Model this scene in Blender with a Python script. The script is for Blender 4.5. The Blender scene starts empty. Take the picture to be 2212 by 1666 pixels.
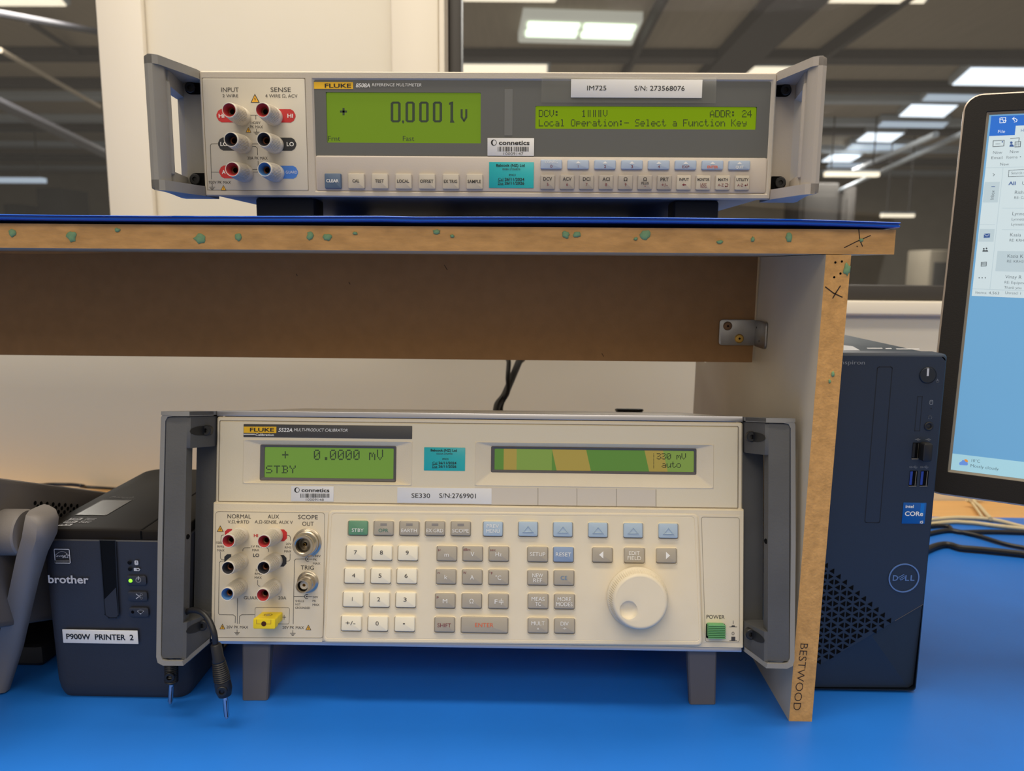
import bpy, bmesh, math, random
from mathutils import Vector, Matrix
random.seed(7)
SC = bpy.context.scene
COL = SC.collection
# ---------------------------------------------------------------- camera
FPX, PW, PH = 1680.0, 2212, 1666
CAM = Vector((0, 0, .358))
_p, _y, _r = [math.radians(a) for a in (8.74, 1.0, .45)]
FW = Vector((-math.sin(_y)*math.cos(_p), math.cos(_y)*math.cos(_p), -math.sin(_p)))
_R0 = Vector((math.cos(_y), math.sin(_y), 0)); _U0 = _R0.cross(FW)
CR = _R0*math.cos(_r)+_U0*math.sin(_r); CU = -_R0*math.sin(_r)+_U0*math.cos(_r)
cd = bpy.data.cameras.new('camera'); cam = bpy.data.objects.new('camera', cd); COL.objects.link(cam)
cd.sensor_width = 36; cd.sensor_fit = 'HORIZONTAL'; cd.lens = FPX/PW*36; cd.clip_start = .01; cd.clip_end = 200
m = Matrix((CR, CU, -FW)).transposed().to_4x4(); m.translation = CAM; cam.matrix_world = m
cd.dof.use_dof = True; cd.dof.focus_distance = .60; cd.dof.aperture_fstop = 8.5
SC.camera = cam
# ---------------------------------------------------------------- light
w = bpy.data.worlds.new('room_light'); SC.world = w; w.use_nodes = True
w.node_tree.nodes['Background'].inputs[0].default_value = (1, .915, .79, 1)
w.node_tree.nodes['Background'].inputs[1].default_value = .45
def area(name, loc, size, power, rot=(0, 0, 0), col=(1, .89, .73)):
    l = bpy.data.lights.new(name, 'AREA'); l.shape = 'RECTANGLE'; l.size, l.size_y = size; l.energy = power; l.color = col
    o = bpy.data.objects.new(name, l); COL.objects.link(o); o.location = loc; o.rotation_euler = rot; return o
area('ceiling_panel_light', (-.55, .80, 2.3), (1.2, .30), 17)
area('ceiling_panel_light', (.85, .80, 2.3), (1.2, .30), 12)
area('ceiling_panel_light', (-.55, .20, 2.3), (1.2, .30), 21)
area('ceiling_panel_light', (.85, .20, 2.3), (1.2, .30), 11)
area('ceiling_panel_light', (-.6, -1.6, 2.2), (1.2, .60), 14, (math.radians(30), 0, 0))
area('ceiling_panel_light', (.9, -1.6, 2.2), (1.2, .60), 8, (math.radians(30), 0, 0))
area('ceiling_panel_light', (-.5, -3.4, 2.75), (1.6, .80), 19, (math.radians(48), 0, 0))  # unseen frontal fill added to brighten under the shelf, not a ceiling panel
for x, y in ((-6, 8), (2, 8), (-4, 14), (4, 14), (0, 20), (8, 20)):
    area('hall_fill_light', (x, y, 3.0), (2.4, 1.2), 190, col=(1, .95, .86))  # unseen area lights added to brighten the hall
SC.view_settings.view_transform = 'Standard'; SC.view_settings.look = 'None'
SC.view_settings.exposure = 0; SC.view_settings.gamma = 1
try: SC.view_settings.use_curve_mapping = False
except Exception: pass
# ---------------------------------------------------------------- pixel rays onto real planes
def ray(x, y): return FW*FPX+CR*(x-PW/2)-CU*(y-PH/2)
def oy(x, y, Y): d = ray(x, y); return CAM+d*((Y-CAM.y)/d.y)
def oz(x, y, Z): d = ray(x, y); return CAM+d*((Z-CAM.z)/d.z)
def proj(P):
    v = P-CAM; d = v.dot(FW); return PW/2+FPX*v.dot(CR)/d, PH/2-FPX*v.dot(CU)/d
class Fr:
    def __init__(s, o, ex, ey):
        s.o = Vector(o); s.ex = Vector(ex).normalized(); s.ey = Vector(ey).normalized(); s.ez = s.ex.cross(s.ey)
    def at(s, x, y, h=0):
        d = ray(x, y); t = (s.o+s.ez*h-CAM).dot(s.ez)/d.dot(s.ez); q = CAM+d*t-s.o
        return q.dot(s.ex), q.dot(s.ey)
    def P(s, u, v, w=0): return s.o+s.ex*u+s.ey*v+s.ez*w
    def mpp(s, x, y, h=0):
        a = s.at(x, y, h); b = s.at(x+4, y, h); c = s.at(x, y-4, h)
        return abs(b[0]-a[0])/4, abs(c[1]-a[1])/4
# ---------------------------------------------------------------- materials
def lin(c):
    return tuple(((v/255)/12.92 if v/255 <= .04045 else ((v/255+.055)/1.055)**2.4) for v in c)
MATS = {}
def M(name, rgb, rough=.5, metal=0, var=0, vs=40, bump=0, bs=400, spec=.5, emit=0, coat=0, stretch=None):
    m = bpy.data.materials.new(name); m.use_nodes = True; MATS[name] = m
    nt = m.node_tree; b = nt.nodes['Principled BSDF']; c = lin(rgb)+(1,)
    b.inputs['Base Color'].default_value = c; b.inputs['Roughness'].default_value = rough
    b.inputs['Metallic'].default_value = metal; b.inputs['Specular IOR Level'].default_value = spec
    if coat: b.inputs['Coat Weight'].default_value = coat
    if emit and name[:3] in ('lcd', 'scr', 'cal', 'sta'):
        b.inputs['Base Color'].default_value = tuple(x*.3 for x in c[:3])+(1,); var = 0
    if emit:
        b.inputs['Emission Color'].default_value = c; b.inputs['Emission Strength'].default_value = emit
    if var or bump:
        tc = nt.nodes.new('ShaderNodeTexCoord'); src = tc.outputs['Object']
        if stretch:
            mp = nt.nodes.new('ShaderNodeMapping'); mp.inputs['Scale'].default_value = stretch
            nt.links.new(src, mp.inputs[0]); src = mp.outputs[0]
    if var:
        n = nt.nodes.new('ShaderNodeTexNoise'); n.inputs['Scale'].default_value = vs; n.inputs['Detail'].default_value = 5
        r = nt.nodes.new('ShaderNodeValToRGB'); nt.links.new(src, n.inputs['Vector']); nt.links.new(n.outputs[0], r.inputs[0])
        r.color_ramp.elements[0].position = .3; r.color_ramp.elements[1].position = .7
        r.color_ramp.elements[0].color = tuple(x*(1-var) for x in c[:3])+(1,)
        r.color_ramp.elements[1].color = tuple(min(1, x*(1+var)) for x in c[:3])+(1,)
        nt.links.new(r.outputs[0], b.inputs['Base Color'])
    if bump:
        n = nt.nodes.new('ShaderNodeTexNoise'); n.inputs['Scale'].default_value = bs; n.inputs['Detail'].default_value = 3
        bp = nt.nodes.new('ShaderNodeBump'); bp.inputs['Strength'].default_value = bump; bp.inputs['Distance'].default_value = .0004
        nt.links.new(src, n.inputs['Vector']); nt.links.new(n.outputs[0], bp.inputs['Height']); nt.links.new(bp.outputs[0], b.inputs['Normal'])
    return m
M('wall_paint', (223, 215, 197), .6, var=.03, vs=3, bump=.1, bs=300)
M('frame_white', (226, 217, 200), .45)
M('frame_grey', (150, 142, 132), .5); M('frame_dark', (52, 48, 44), .5)
M('mat_blue', (26, 114, 214), .48, var=.04, vs=12, bump=.15, bs=60, spec=.6)
M('mat_blue_edge', (30, 96, 200), .3)
M('bench_wood', (218, 170, 106), .5, var=.10, vs=6, stretch=(1, 9, 9))
M('mdf_edge', (200, 152, 94), .8, var=.16, vs=170, bump=.9, bs=420, stretch=(.35, 1, 1), spec=.2)
M('mdf_edge_v', (206, 156, 94), .8, var=.14, vs=170, bump=.9, bs=500, spec=.2)
M('hardboard', (156, 118, 80), .7, var=.06, vs=90, bump=.4, bs=700, spec=.25)
M('melamine', (206, 194, 172), .5, var=.05, vs=14)
M('putty', (118, 154, 110), .7, var=.15, vs=200, bump=.6, bs=300)
M('zinc', (168, 165, 162), .35, .9, var=.12, vs=60, bump=.2, bs=90)
M('brass', (205, 165, 85), .35, .9); M('screw_brown', (120, 92, 70), .4, .8); M('ink', (48, 34, 24), .8)
M('hole_black', (6, 6, 7), .8, spec=.1); M('black', (22, 22, 24), .5); M('black_rubber', (26, 25, 25), .55, bump=.3)
M('um_bezel', (192, 182, 166), .5, bump=.25, bs=900); M('um_panel', (202, 194, 178), .5)
M('um_silver', (200, 189, 176), .42, .15, bump=.1, bs=700)
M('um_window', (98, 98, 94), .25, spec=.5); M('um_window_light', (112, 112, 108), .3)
M('um_chassis', (140, 138, 136), .5); M('foot_black', (24, 24, 26), .6)
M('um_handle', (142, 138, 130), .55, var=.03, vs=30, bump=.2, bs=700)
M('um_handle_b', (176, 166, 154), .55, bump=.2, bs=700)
M('lcd_green', (106, 134, 32), .3, spec=.15, emit=.75, var=.04, vs=8); M('lcd_lime', (116, 144, 8), .3, spec=.15, emit=.8)
M('stain_green', (84, 126, 50), .3, emit=.7); M('stain_lime', (118, 144, 64), .3, emit=.7); M('stain_amber', (158, 138, 64), .3, emit=.7)
M('lcd_dark', (44, 62, 38), .6); M('lcd_black', (30, 40, 16), .6)
M('yellow_tag', (240, 186, 20), .5); M('white_print', (236, 234, 228), .5); M('dark_print', (62, 58, 56), .6)
M('label_white', (226, 224, 220), .45); M('label_black', (16, 16, 18), .5); M('teal', (30, 176, 178), .35)
M('red_pad', (196, 40, 40), .5); M('black_pad', (38, 38, 40), .5); M('blue_pad', (66, 124, 206), .5)
M('warn_yellow', (238, 176, 40), .5); M('maroon', (122, 44, 54), .5); M('orange', (226, 104, 60), .5)
M('key_beige', (192, 182, 164), .45); M('key_grey', (166, 157, 145), .45); M('key_blue_dark', (80, 100, 124), .45)
M('key_sky', (170, 184, 202), .4)
M('post_plastic', (214, 205, 188), .42); M('insert_red', (168, 52, 54), .4); M('insert_black', (44, 44, 50), .4); M('insert_blue', (68, 112, 164), .4)
M('contact', (92, 52, 34), .4, .8)
M('cal_body', (226, 212, 184), .5, bump=.35, bs=900, var=.02, vs=40); M('cal_upper', (226, 213, 184), .5, bump=.15, bs=900)
M('cal_panel', (226, 213, 186), .5, bump=.1, bs=900); M('cal_plate', (226, 213, 186), .5, var=.02, vs=50)
M('cal_strip', (214, 202, 182), .5); M('cal_name', (66, 64, 62), .5); M('alum', (196, 194, 196), .35, .85, var=.05, vs=300, stretch=(.05, 1, 1))
M('cal_lcd_frame', (92, 88, 88), .5); M('cal_lcd', (108, 144, 60), .3, spec=.2, emit=.72, var=.03, vs=10)
M('ckey_cream', (236, 226, 200), .42); M('ckey_grey', (170, 160, 142), .42); M('ckey_green', (92, 142, 108), .42)
M('ckey_sky', (170, 188, 202), .42); M('ckey_blue', (134, 154, 182), .42); M('led_window', (140, 134, 128), .3)
M('teal_print', (58, 122, 104), .5); M('blue_print', (92, 134, 172), .5); M('groove', (150, 140, 122), .6)
M('power_green', (96, 160, 104), .45)
M('handle_dark', (80, 80, 80), .6, var=.10, vs=26, bump=.3, bs=600); M('handle_rim', (132, 130, 126), .5, bump=.2, bs=700)
M('leg_grey', (92, 88, 88), .55); M('steel', (196, 184, 164), .28, 1.0); M('steel_dark', (120, 112, 100), .3, 1.0); M('gold', (200, 158, 80), .3, 1.0)
M('ptfe', (220, 214, 204), .4); M('plug_yellow', (238, 208, 14), .38)
M('plug_metal', (190, 194, 204), .25, 1.0)
M('printer_navy', (44, 46, 54), .5, bump=.2, bs=900); M('printer_lid', (30, 27, 25), .5, spec=.08); M('printer_gloss', (7, 8, 10), .6, spec=.15)
M('printer_chute', (46, 42, 38), .3); M('grey_print', (196, 196, 200), .5); M('led_green', (130, 255, 40), .4, emit=1.6)
M('dim_print', (96, 94, 92), .5)
M('tower_navy', (32, 43, 60), .48, bump=.15, bs=900); M('tower_navy_low', (34, 42, 52), .48, bump=.15, bs=900); M('tower_side', (52, 62, 72), .5, spec=.2)
M('tower_line', (14, 18, 26), .6); M('tower_button', (38, 44, 54), .2, .3); M('tower_grey', (128, 132, 138), .5); M('dell_ring', (92, 122, 172), .4)
M('usb_blue', (26, 60, 150), .5); M('usb_metal', (170, 160, 140), .3, .9); M('intel_blue', (0, 84, 160), .4); M('intel_light', (0, 112, 196), .4)
M('crease', (96, 88, 80), .5)
M('mon_bezel', (26, 23, 21), .6, spec=.2, bump=.25, bs=900); M('mon_edge', (172, 158, 146), .35, .5); M('mon_inner', (120, 112, 98), .5)
M('scr_blue', (104, 160, 202), .4, emit=.8, spec=.2); M('scr_task', (160, 204, 218), .4, emit=.8, spec=.2); M('scr_title', (10, 98, 192), .4, emit=.85, spec=.2)
M('scr_light', (196, 212, 218), .4, emit=.8, spec=.2); M('scr_grey', (178, 196, 204), .4, emit=.8, spec=.2); M('scr_text', (60, 72, 84), .6); M('scr_ink', (20, 84, 160), .5, emit=.5)
M('scr_white', (232, 240, 244), .4, emit=.8); M('scr_cloud', (96, 140, 214), .4, emit=.8); M('scr_sun', (216, 140, 50), .4, emit=.8)
M('meter_grey', (98, 92, 88), .55, bump=.3, bs=700); M('meter_hub', (128, 122, 118), .5, bump=.2, bs=700)
M('cable_black', (24, 23, 24), .45); M('cable_beige', (206, 190, 152), .5)
M('hall_roof', (172, 160, 142), .7, var=.06, vs=3, stretch=(6, .3, 1)); M('hall_beam', (80, 74, 70), .7); M('hall_pipe', (84, 84, 90), .5); M('hall_pale', (190, 200, 210), .5)
M('hall_wall', (158, 148, 130), .8, var=.05, vs=2); M('hall_floor', (120, 116, 110), .6); M('hall_dark', (60, 57, 54), .8)
M('lamp_frame', (222, 224, 212), .5, emit=.35); M('lamp_warm', (252, 240, 214), .5, emit=1.0)
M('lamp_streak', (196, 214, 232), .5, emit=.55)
M('lamp_cold', (232, 244, 255), .5, emit=1.35); M('lamp_tube', (232, 255, 226), .5, emit=1.6)
def glassy(name, tint, fac, rough, tr=(1, 1, 1)):
    m = bpy.data.materials.new(name); m.use_nodes = True; nt = m.node_tree; nt.nodes.clear(); MATS[name] = m
    o = nt.nodes.new('ShaderNodeOutputMaterial'); mx = nt.nodes.new('ShaderNodeMixShader'); t = nt.nodes.new('ShaderNodeBsdfTransparent'); g = nt.nodes.new('ShaderNodeBsdfGlossy')
    t.inputs[0].default_value = tr+(1,); g.inputs[0].default_value = tint+(1,); g.inputs[1].default_value = rough; mx.inputs[0].default_value = fac
    nt.links.new(t.outputs[0], mx.inputs[1]); nt.links.new(g.outputs[0], mx.inputs[2]); nt.links.new(mx.outputs[0], o.inputs[0])
glassy('glass', (1, 1, 1), .04, .02); glassy('clear_tape', (1, 1, 1), .06, .25, (.93, .93, .92))
# ---------------------------------------------------------------- glyphs of the built-in font
GL = {}
def make_glyphs():
    chars = sorted(set('ABCDEFGHIJKLMNOPQRSTUVWXYZabcdefghijklmnopqrstuvwxyz0123456789+-/.,:()%Ωµ°÷•×'))
    objs = []
    def t(s, off):
        c = bpy.data.curves.new('g', 'FONT'); c.body = s; c.resolution_u = 3; c.offset = off
        o = bpy.data.objects.new('g', c); COL.objects.link(o); objs.append(o); return o
    rec = []
    for bold, off in ((0, 0), (1, .022), (2, -.012)):
        rec.append((bold, 'HH', t('HH', off), None))
        for ch in chars: rec.append((bold, ch, t(ch, off), t('H'+ch+'H', off)))
    bpy.context.view_layer.update(); dg = bpy.context.evaluated_depsgraph_get()
    def geo(o):
        me = bpy.data.meshes.new_from_object(o.evaluated_get(dg)); vs = [(v.co.x, v.co.y) for v in me.vertices]; fs = [tuple(p.vertices) for p in me.polygons]
        bpy.data.meshes.remove(me); return vs, fs
    base = {}
    for bold, ch, a, b in rec:
        if ch == 'HH': base[bold] = max(x for x, _ in geo(a)[0]); continue
        vs, fs = geo(a); xm = max(x for x, _ in geo(b)[0])
        GL[bold, ch] = (vs, fs, xm-base[bold], min([x for x, _ in vs] or [0]), max([x for x, _ in vs] or [0]))
        if ch == 'H': GL[bold, 'cap'] = max(y for _, y in vs)
    for o in objs:
        c = o.data; bpy.data.objects.remove(o); bpy.data.curves.remove(c)
    for b in (0, 1, 2): GL[b, ' '] = ([], [], GL[b, 'n'][2]*.55, 0, 0)
make_glyphs()
DOT = {'D': '11110,10001,10001,10001,10001,10001,11110', 'C': '01110,10001,10000,10000,10000,10001,01110', 'V': '10001,10001,10001,10001,10001,01010,00100',
 ':': '00000,01100,01100,00000,01100,01100,00000', '1': '00100,01100,00100,00100,00100,00100,01110', '|': '01010,01010,01010,01010,01010,01010,01010', 'A': '00100,01010,10001,10001,11111,10001,10001',
 'R': '11110,10001,10001,11110,10100,10010,10001', '2': '01110,10001,00001,00110,01000,10000,11111', '4': '00010,00110,01010,10010,11111,00010,00010', 'L': '10000,10000,10000,10000,10000,10000,11111',
 'o': '00000,00000,01110,10001,10001,10001,01110', 'c': '00000,00000,01110,10000,10000,10001,01110', 'a': '00000,00000,01110,00001,01111,10001,01111', 'l': '01100,00100,00100,00100,00100,00100,01110',
 'O': '01110,10001,10001,10001,10001,10001,01110', 'p': '00000,00000,11110,10001,11110,10000,10000', 'e': '00000,00000,01110,10001,11111,10000,01110', 'r': '00000,00000,10110,11001,10000,10000,10000',
 't': '01000,01000,11100,01000,01000,01001,00110', 'i': '00100,00000,01100,00100,00100,00100,01110', 'n': '00000,00000,10110,11001,10001,10001,10001', '-': '00000,00000,00000,11111,00000,00000,00000',
 'S': '01111,10000,10000,01110,00001,00001,11110', 'F': '11111,10000,10000,11110,10000,10000,10000', 'u': '00000,00000,10001,10001,10001,10011,01101', 'K': '10001,10010,10100,11000,10100,10010,10001',
 'y': '00000,00000,10001,10001,01111,00001,01110', '0': '01110,10001,10011,10101,11001,10001,01110', '.': '00000,00000,00000,00000,00000,01100,01100', 'm': '00000,00000,11010,10101,10101,10001,10001',
 'T': '11111,00100,00100,00100,00100,00100,00100', 'B': '11110,01001,01001,01110,01001,01001,11110', 'Y': '10001,10001,01010,00100,00100,00100,00100', '3': '11110,00001,00010,01100,00001,10001,01110',
 '+': '00000,00100,00100,11111,00100,00100,00000', 's': '00000,00000,01110,10000,01110,00001,11110'}
# ---------------------------------------------------------------- mesh builder
def rr(u0, v0, u1, v1, r, n=4):
    r = max(1e-6, min(r, (u1-u0)/2*.999, (v1-v0)/2*.999)); out = []
    for cx, cy, a in ((u1-r, v1-r, 0), (u0+r, v1-r, 90), (u0+r, v0+r, 180), (u1-r, v0+r, 270)):
        for k in range(n+1):
            t = math.radians(a+90*k/n); out.append((cx+r*math.cos(t), cy+r*math.sin(t)))
    return out
def circ(cx, cy, r, n=24): return [(cx+r*math.cos(2*math.pi*k/n), cy+r*math.sin(2*math.pi*k/n)) for k in range(n)]
H0 = .00012
class MB:
    def __init__(s): s.v = []; s.f = []; s.m = []; s.mats = []
    def mi(s, mat):
        if mat not in s.mats: s.mats.append(mat)
        return s.mats.index(mat)
    def add(s, vs, fs, mat):
        b = len(s.v); s.v += vs; i = s.mi(mat)
        for f in fs: s.f.append(tuple(b+k for k in f)); s.m.append(i)
    def loft(s, fr, loops, mat, cap0=False, cap1=True, close=False):
        n = len(loops[0][0]); vs = [fr.P(u, v, w) for lp, w in loops for u, v in lp]; fs = []
        L = len(loops)
        for a in range(L-1 if not close else L):
            b = (a+1) % L
            for k in range(n): fs.append((a*n+k, a*n+(k+1) % n, b*n+(k+1) % n, b*n+k))
        if cap0: fs.append(tuple(range(n)))
        if cap1: fs.append(tuple((L-1)*n+k for k in range(n)))
        s.add(vs, fs, mat)
    def slab(s, fr, u0, v0, u1, v1, w0, w1, mat, r=.001, c=.0004, n=3):
        """rounded box standing from w0 to w1 with a bevelled top and bottom"""
        g = lambda i: rr(u0+i, v0+i, u1-i, v1-i, max(r-i, 1e-5), n)
        s.loft(fr, [(g(c), w0), (g(0), w0+c), (g(0), w1-c), (g(c*.3), w1-c*.3), (g(c), w1)], mat, True, True)
    def recess(s, fr, o, i, w0, w1, mat, ro=.002, ri=.002, extra=None):
        """ring from outer rectangle at w0 to inner rectangle at w1"""
        s.loft(fr, [(rr(*o, ro), w0), (rr(*i, ri), w1)]+(extra or []), mat, False, False)
    def box(s, p0, p1, mat, c=0):
        fr = Fr((0, 0, 0), (1, 0, 0), (0, 1, 0))
        if c: s.slab(fr, min(p0[0], p1[0]), min(p0[1], p1[1]), max(p0[0], p1[0]), max(p0[1], p1[1]), min(p0[2], p1[2]), max(p0[2], p1[2]), mat, c*1.5, c, 2)
        else:
            q = [(p0[0], p0[1]), (p1[0], p0[1]), (p1[0], p1[1]), (p0[0], p1[1])]; s.loft(fr, [(q, p0[2]), (q, p1[2])], mat, True, True)
    def flat(s, fr, pts, mat, w=H0): s.add([fr.P(u, v, w) for u, v in pts], [tuple(range(len(pts)))], mat)
    def pflat(s, fr, px, mat, h=0): s.flat(fr, [fr.at(x, y, h) for x, y in px], mat, h+H0)
    def prr(s, fr, x0, y0, x1, y1, mat, h=0, rp=2):
        u0, v1 = fr.at(x0, y0, h); u1, v0 = fr.at(x1, y1, h); k = fr.mpp(x0, y0, h)[0]
        s.flat(fr, rr(u0, v0, u1, v1, rp*k), mat, h+H0)
    def line(s, fr, px, wpx, mat, h=0, closed=False, uv=False):
        q = [Vector(p if uv else fr.at(p[0], p[1], h)) for p in px]; k = 1 if uv else fr.mpp(px[0][0], px[0][1], h)[0]; hw = wpx*k/2
        if closed: q.append(q[0])
        for a, b in zip(q, q[1:]):
            d = (b-a)
            if d.length < 1e-9: continue
            d.normalize(); nn = Vector((-d.y, d.x))*hw; e = d*hw*.8
            s.flat(fr, [a-e+nn, a-e-nn, b+e-nn, b+e+nn], mat, h+H0)
    def outline(s, fr, x0, y0, x1, y1, wpx, mat, h=0, rp=6):
        u0, v1 = fr.at(x0, y0, h); u1, v0 = fr.at(x1, y1, h); k = fr.mpp(x0, y0, h)[0]; t = wpx*k/2
        s.loft(fr, [(rr(u0-t, v0-t, u1+t, v1+t, rp*k+t), h+H0), (rr(u0+t, v0+t, u1-t, v1-t, rp*k-t), h+H0)], mat, False, False)
    def text(s, fr, st, cx, cy, wpx, hpx, mat, h=0, bold=0, shear=0, rot=0, al='c', uv=None):
        u, v = fr.at(cx, cy, h) if uv is None else uv
        kx, ky = fr.mpp(cx, cy, h) if uv is None else (1, 1)
        if rot: kx = ky = (kx+ky)/2
        cap = GL[bold, 'cap']; sy = hpx*ky/cap; x = 0; it = []; lo = hi = None
        for ch in st:
            g = GL[bold, ch]
            if g[0]:
                if lo is None: lo = x+g[3]
                hi = x+g[4]
            it.append((x, g)); x += g[2]
        sx = wpx*kx/(hi-lo) if wpx else sy*.92
        cs, sn = math.cos(rot), math.sin(rot)
        offx = {'c': -(lo+hi)/2, 'l': -lo, 'r': -hi}[al]
        for x, g in it:
            vs = []
            for a, b in g[0]:
                X = (a+x+offx)*sx+b*sy*shear; Y = (b-cap/2)*sy; vs.append(fr.P(u+X*cs-Y*sn, v+X*sn+Y*cs, h+H0*1.8))
            if vs: s.add(vs, g[1], mat)
    def dots(s, fr, st, x0, y0, pitch, dx, hh, mat, h=0, fill=.93):
        """dot-matrix characters; x0,y0 top-left pixel, pitch per character, dx per column, hh per row"""
        for i, ch in enumerate(st):
            if ch == ' ' or ch not in DOT: continue
            for r, row in enumerate(DOT[ch].split(',')):
                for c, b in enumerate(row):
                    if b == '1':
                        X = x0+i*pitch+c*dx; Y = y0+r*hh; a = fr.at(X, Y+hh*fill, h); e = fr.at(X+dx*fill, Y, h)
                        s.flat(fr, [a, (e[0], a[1]), e, (a[0], e[1])], mat, h+H0)
    def lathe(s, o, ax, prof, mat, n=32, knurl=None, cap=True, ref=None):
        ax = Vector(ax).normalized(); x = Vector(ref or (1, 0, 0)); x = (x-ax*x.dot(ax)).normalized(); y = ax.cross(x); vs = []; fs = []
        o = Vector(o)
        for j, (r, hh) in enumerate(prof):
            for k in range(n):
                a = 2*math.pi*k/n; q = r
                if knurl and knurl[0] <= j <= knurl[1] and k % 3 == 0: q = r-knurl[2]
                vs.append(o+ax*hh+(x*math.cos(a)+y*math.sin(a))*q)
        for j in range(len(prof)-1):
            for k in range(n): fs.append((j*n+k, j*n+(k+1) % n, (j+1)*n+(k+1) % n, (j+1)*n+k))
        if cap: fs.append(tuple(range(n))); fs.append(tuple((len(prof)-1)*n+k for k in range(n)))
        s.add(vs, fs, mat)
    def tube(s, pts, r, mat, n=10, sub=6):
        P = [Vector(p) for p in pts]; q = []
        for i in range(len(P)-1):
            p0 = P[max(i-1, 0)]; p1 = P[i]; p2 = P[i+1]; p3 = P[min(i+2, len(P)-1)]
            for k in range(sub):
                t = k/sub; q.append(.5*((2*p1)+(p2-p0)*t+(2*p0-5*p1+4*p2-p3)*t*t+(3*p1-p0-3*p2+p3)*t**3))
        q.append(P[-1]); vs = []; fs = []; up = Vector((.13, .2, 1)).normalized()
        for i, c in enumerate(q):
            t = (q[min(i+1, len(q)-1)]-q[max(i-1, 0)]).normalized(); a = t.cross(up)
            if a.length < .1: a = t.cross(Vector((1, 0, 0)))
            a.normalize(); b = t.cross(a); rad = r(i/(len(q)-1)) if callable(r) else r
            vs += [c+(a*math.cos(2*math.pi*k/n)+b*math.sin(2*math.pi*k/n))*rad for k in range(n)]; up = b if b.dot(up) > 0 else -b
        for i in range(len(q)-1):
            for k in range(n): fs.append((i*n+k, i*n+(k+1) % n, (i+1)*n+(k+1) % n, (i+1)*n+k))
        fs += [tuple(range(n)), tuple((len(q)-1)*n+k for k in range(n))]; s.add(vs, fs, mat)
    def stations(s, st, mat):
        n = len(st[0]); vs = [Vector(p) for q in st for p in q]; fs = []
        for a in range(len(st)-1):
            for k in range(n): fs.append((a*n+k, a*n+(k+1) % n, (a+1)*n+(k+1) % n, (a+1)*n+k))
        fs += [tuple(range(n)), tuple((len(st)-1)*n+k for k in range(n))]; s.add(vs, fs, mat)
    def build(s, name, parent=None, label=None, angle=32, fix=True, **kw):
        lo = [min(v[i] for v in s.v) for i in range(3)]; hi = [max(v[i] for v in s.v) for i in range(3)]
        c = Vector([(lo[i]+hi[i])/2 for i in range(3)])
        if parent is None: c.z = lo[2]
        me = bpy.data.meshes.new(name); me.from_pydata([tuple(Vector(v)-c) for v in s.v], [], s.f)
        for mt in s.mats: me.materials.append(MATS[mt])
        me.polygons.foreach_set('material_index', s.m)
        if fix:
            bm = bmesh.new(); bm.from_mesh(me); bmesh.ops.recalc_face_normals(bm, faces=bm.faces); bm.to_mesh(me); bm.free()
        me.polygons.foreach_set('use_smooth', [len(f.vertices) <= 4 for f in me.polygons]); me.set_sharp_from_angle(angle=math.radians(angle))
        o = bpy.data.objects.new(name, me); COL.objects.link(o)
        if parent is not None:
            o.parent = parent; o.location = c-WL[parent.name]
        else: o.location = c
        WL[o.name] = c
        if label: o['label'] = label
        for k, v in kw.items(): o[k] = v
        return o
WL = {}
def thing(name, loc, label, cat, group=None):
    o = bpy.data.objects.new(name, None); COL.objects.link(o); o.location = loc; o.empty_display_size = .02
    WL[o.name] = Vector(loc); o['label'] = label; o['category'] = cat
    if group: o['group'] = group
    return o
def tag(o, label, cat, group=None):
    o['label'] = label; o['category'] = cat
    if group: o['group'] = group
    return o
XY = Fr((0, 0, 0), (1, 0, 0), (0, 1, 0))
XZ = lambda Y: Fr((0, Y, 0), (1, 0, 0), (0, 0, 1))        # faces the viewer, w grows towards the viewer
# ================================================================ setting
YW = 1.2
def wallbox(name, x0, x1, z0, z1, y0, y1, mat, c=0, parent=None):
    b = MB(); b.box((x0, y0, z0), (x1, y1, z1), mat, c); return b.build(name, parent, kind='structure') if parent is None else b.build(name, parent)
b = MB()
b.box((-1.6, YW, -.9), (-.63, YW+.1, .30), 'wall_paint')
b.box((-.63, YW, -.9), (-.20, YW+.1, 2.6), 'wall_paint')
b.box((-.20, YW, -.9), (2.2, YW+.1, .298), 'wall_paint')
b.box((-1.6, YW, 1.9), (-.63, YW+.1, 2.6), 'wall_paint'); b.box((-.20, YW, 1.9), (2.2, YW+.1, 2.6), 'wall_paint')
b.build('wall_back', kind='structure')
# white cover strip left of the wall panel, and window 1 beyond it
wallbox('trim_1', -.630, -.562, .29, 1.9, YW-.014, YW, 'frame_white', .003)
wallbox('trim_2', -.201, -.131, .29, 1.9, YW-.010, YW, 'frame_white', .003)
b = MB(); b.box((-.131, YW-.012, .298), (-.1225, YW+.02, 1.9), 'frame_white', .002); b.box((-.2, YW-.012, .288), (2.2, YW+.02, .310), 'frame_white', .003)
b.build('trim_3', kind='structure')
b = MB(); b.box((-.1225, YW+.012, .310), (-.1185, YW+.05, 1.9), 'frame_grey'); b.box((-.118, YW+.004, .310), (-.100, YW+.05, 1.9), 'frame_dark', .002)
b.box((-.118, YW+.004, .310), (2.2, YW+.05, .333), 'frame_dark', .002); b.box((-.118, YW+.004, 1.86), (2.2, YW+.05, 1.9), 'frame_dark', .002)
b.box((-.1185, YW-.004, .310), (-.1225, YW+.05, 1.9), 'frame_grey')
w2 = b.build('window_2', kind='structure')
b = MB(); b.box((-.10, YW+.03, .333), (2.2, YW+.036, 1.86), 'glass'); b.build('pane', w2)
b = MB(); b.box((-1.6, YW+.004, .29), (-.63, YW+.05, .32), 'frame_dark', .002); b.box((-1.6, YW+.004, 1.86), (-.63, YW+.05, 1.9), 'frame_dark', .002); b.box((-.64, YW+.004, .32), (-.63, YW+.05, 1.86), 'frame_dark', .002)
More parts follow.
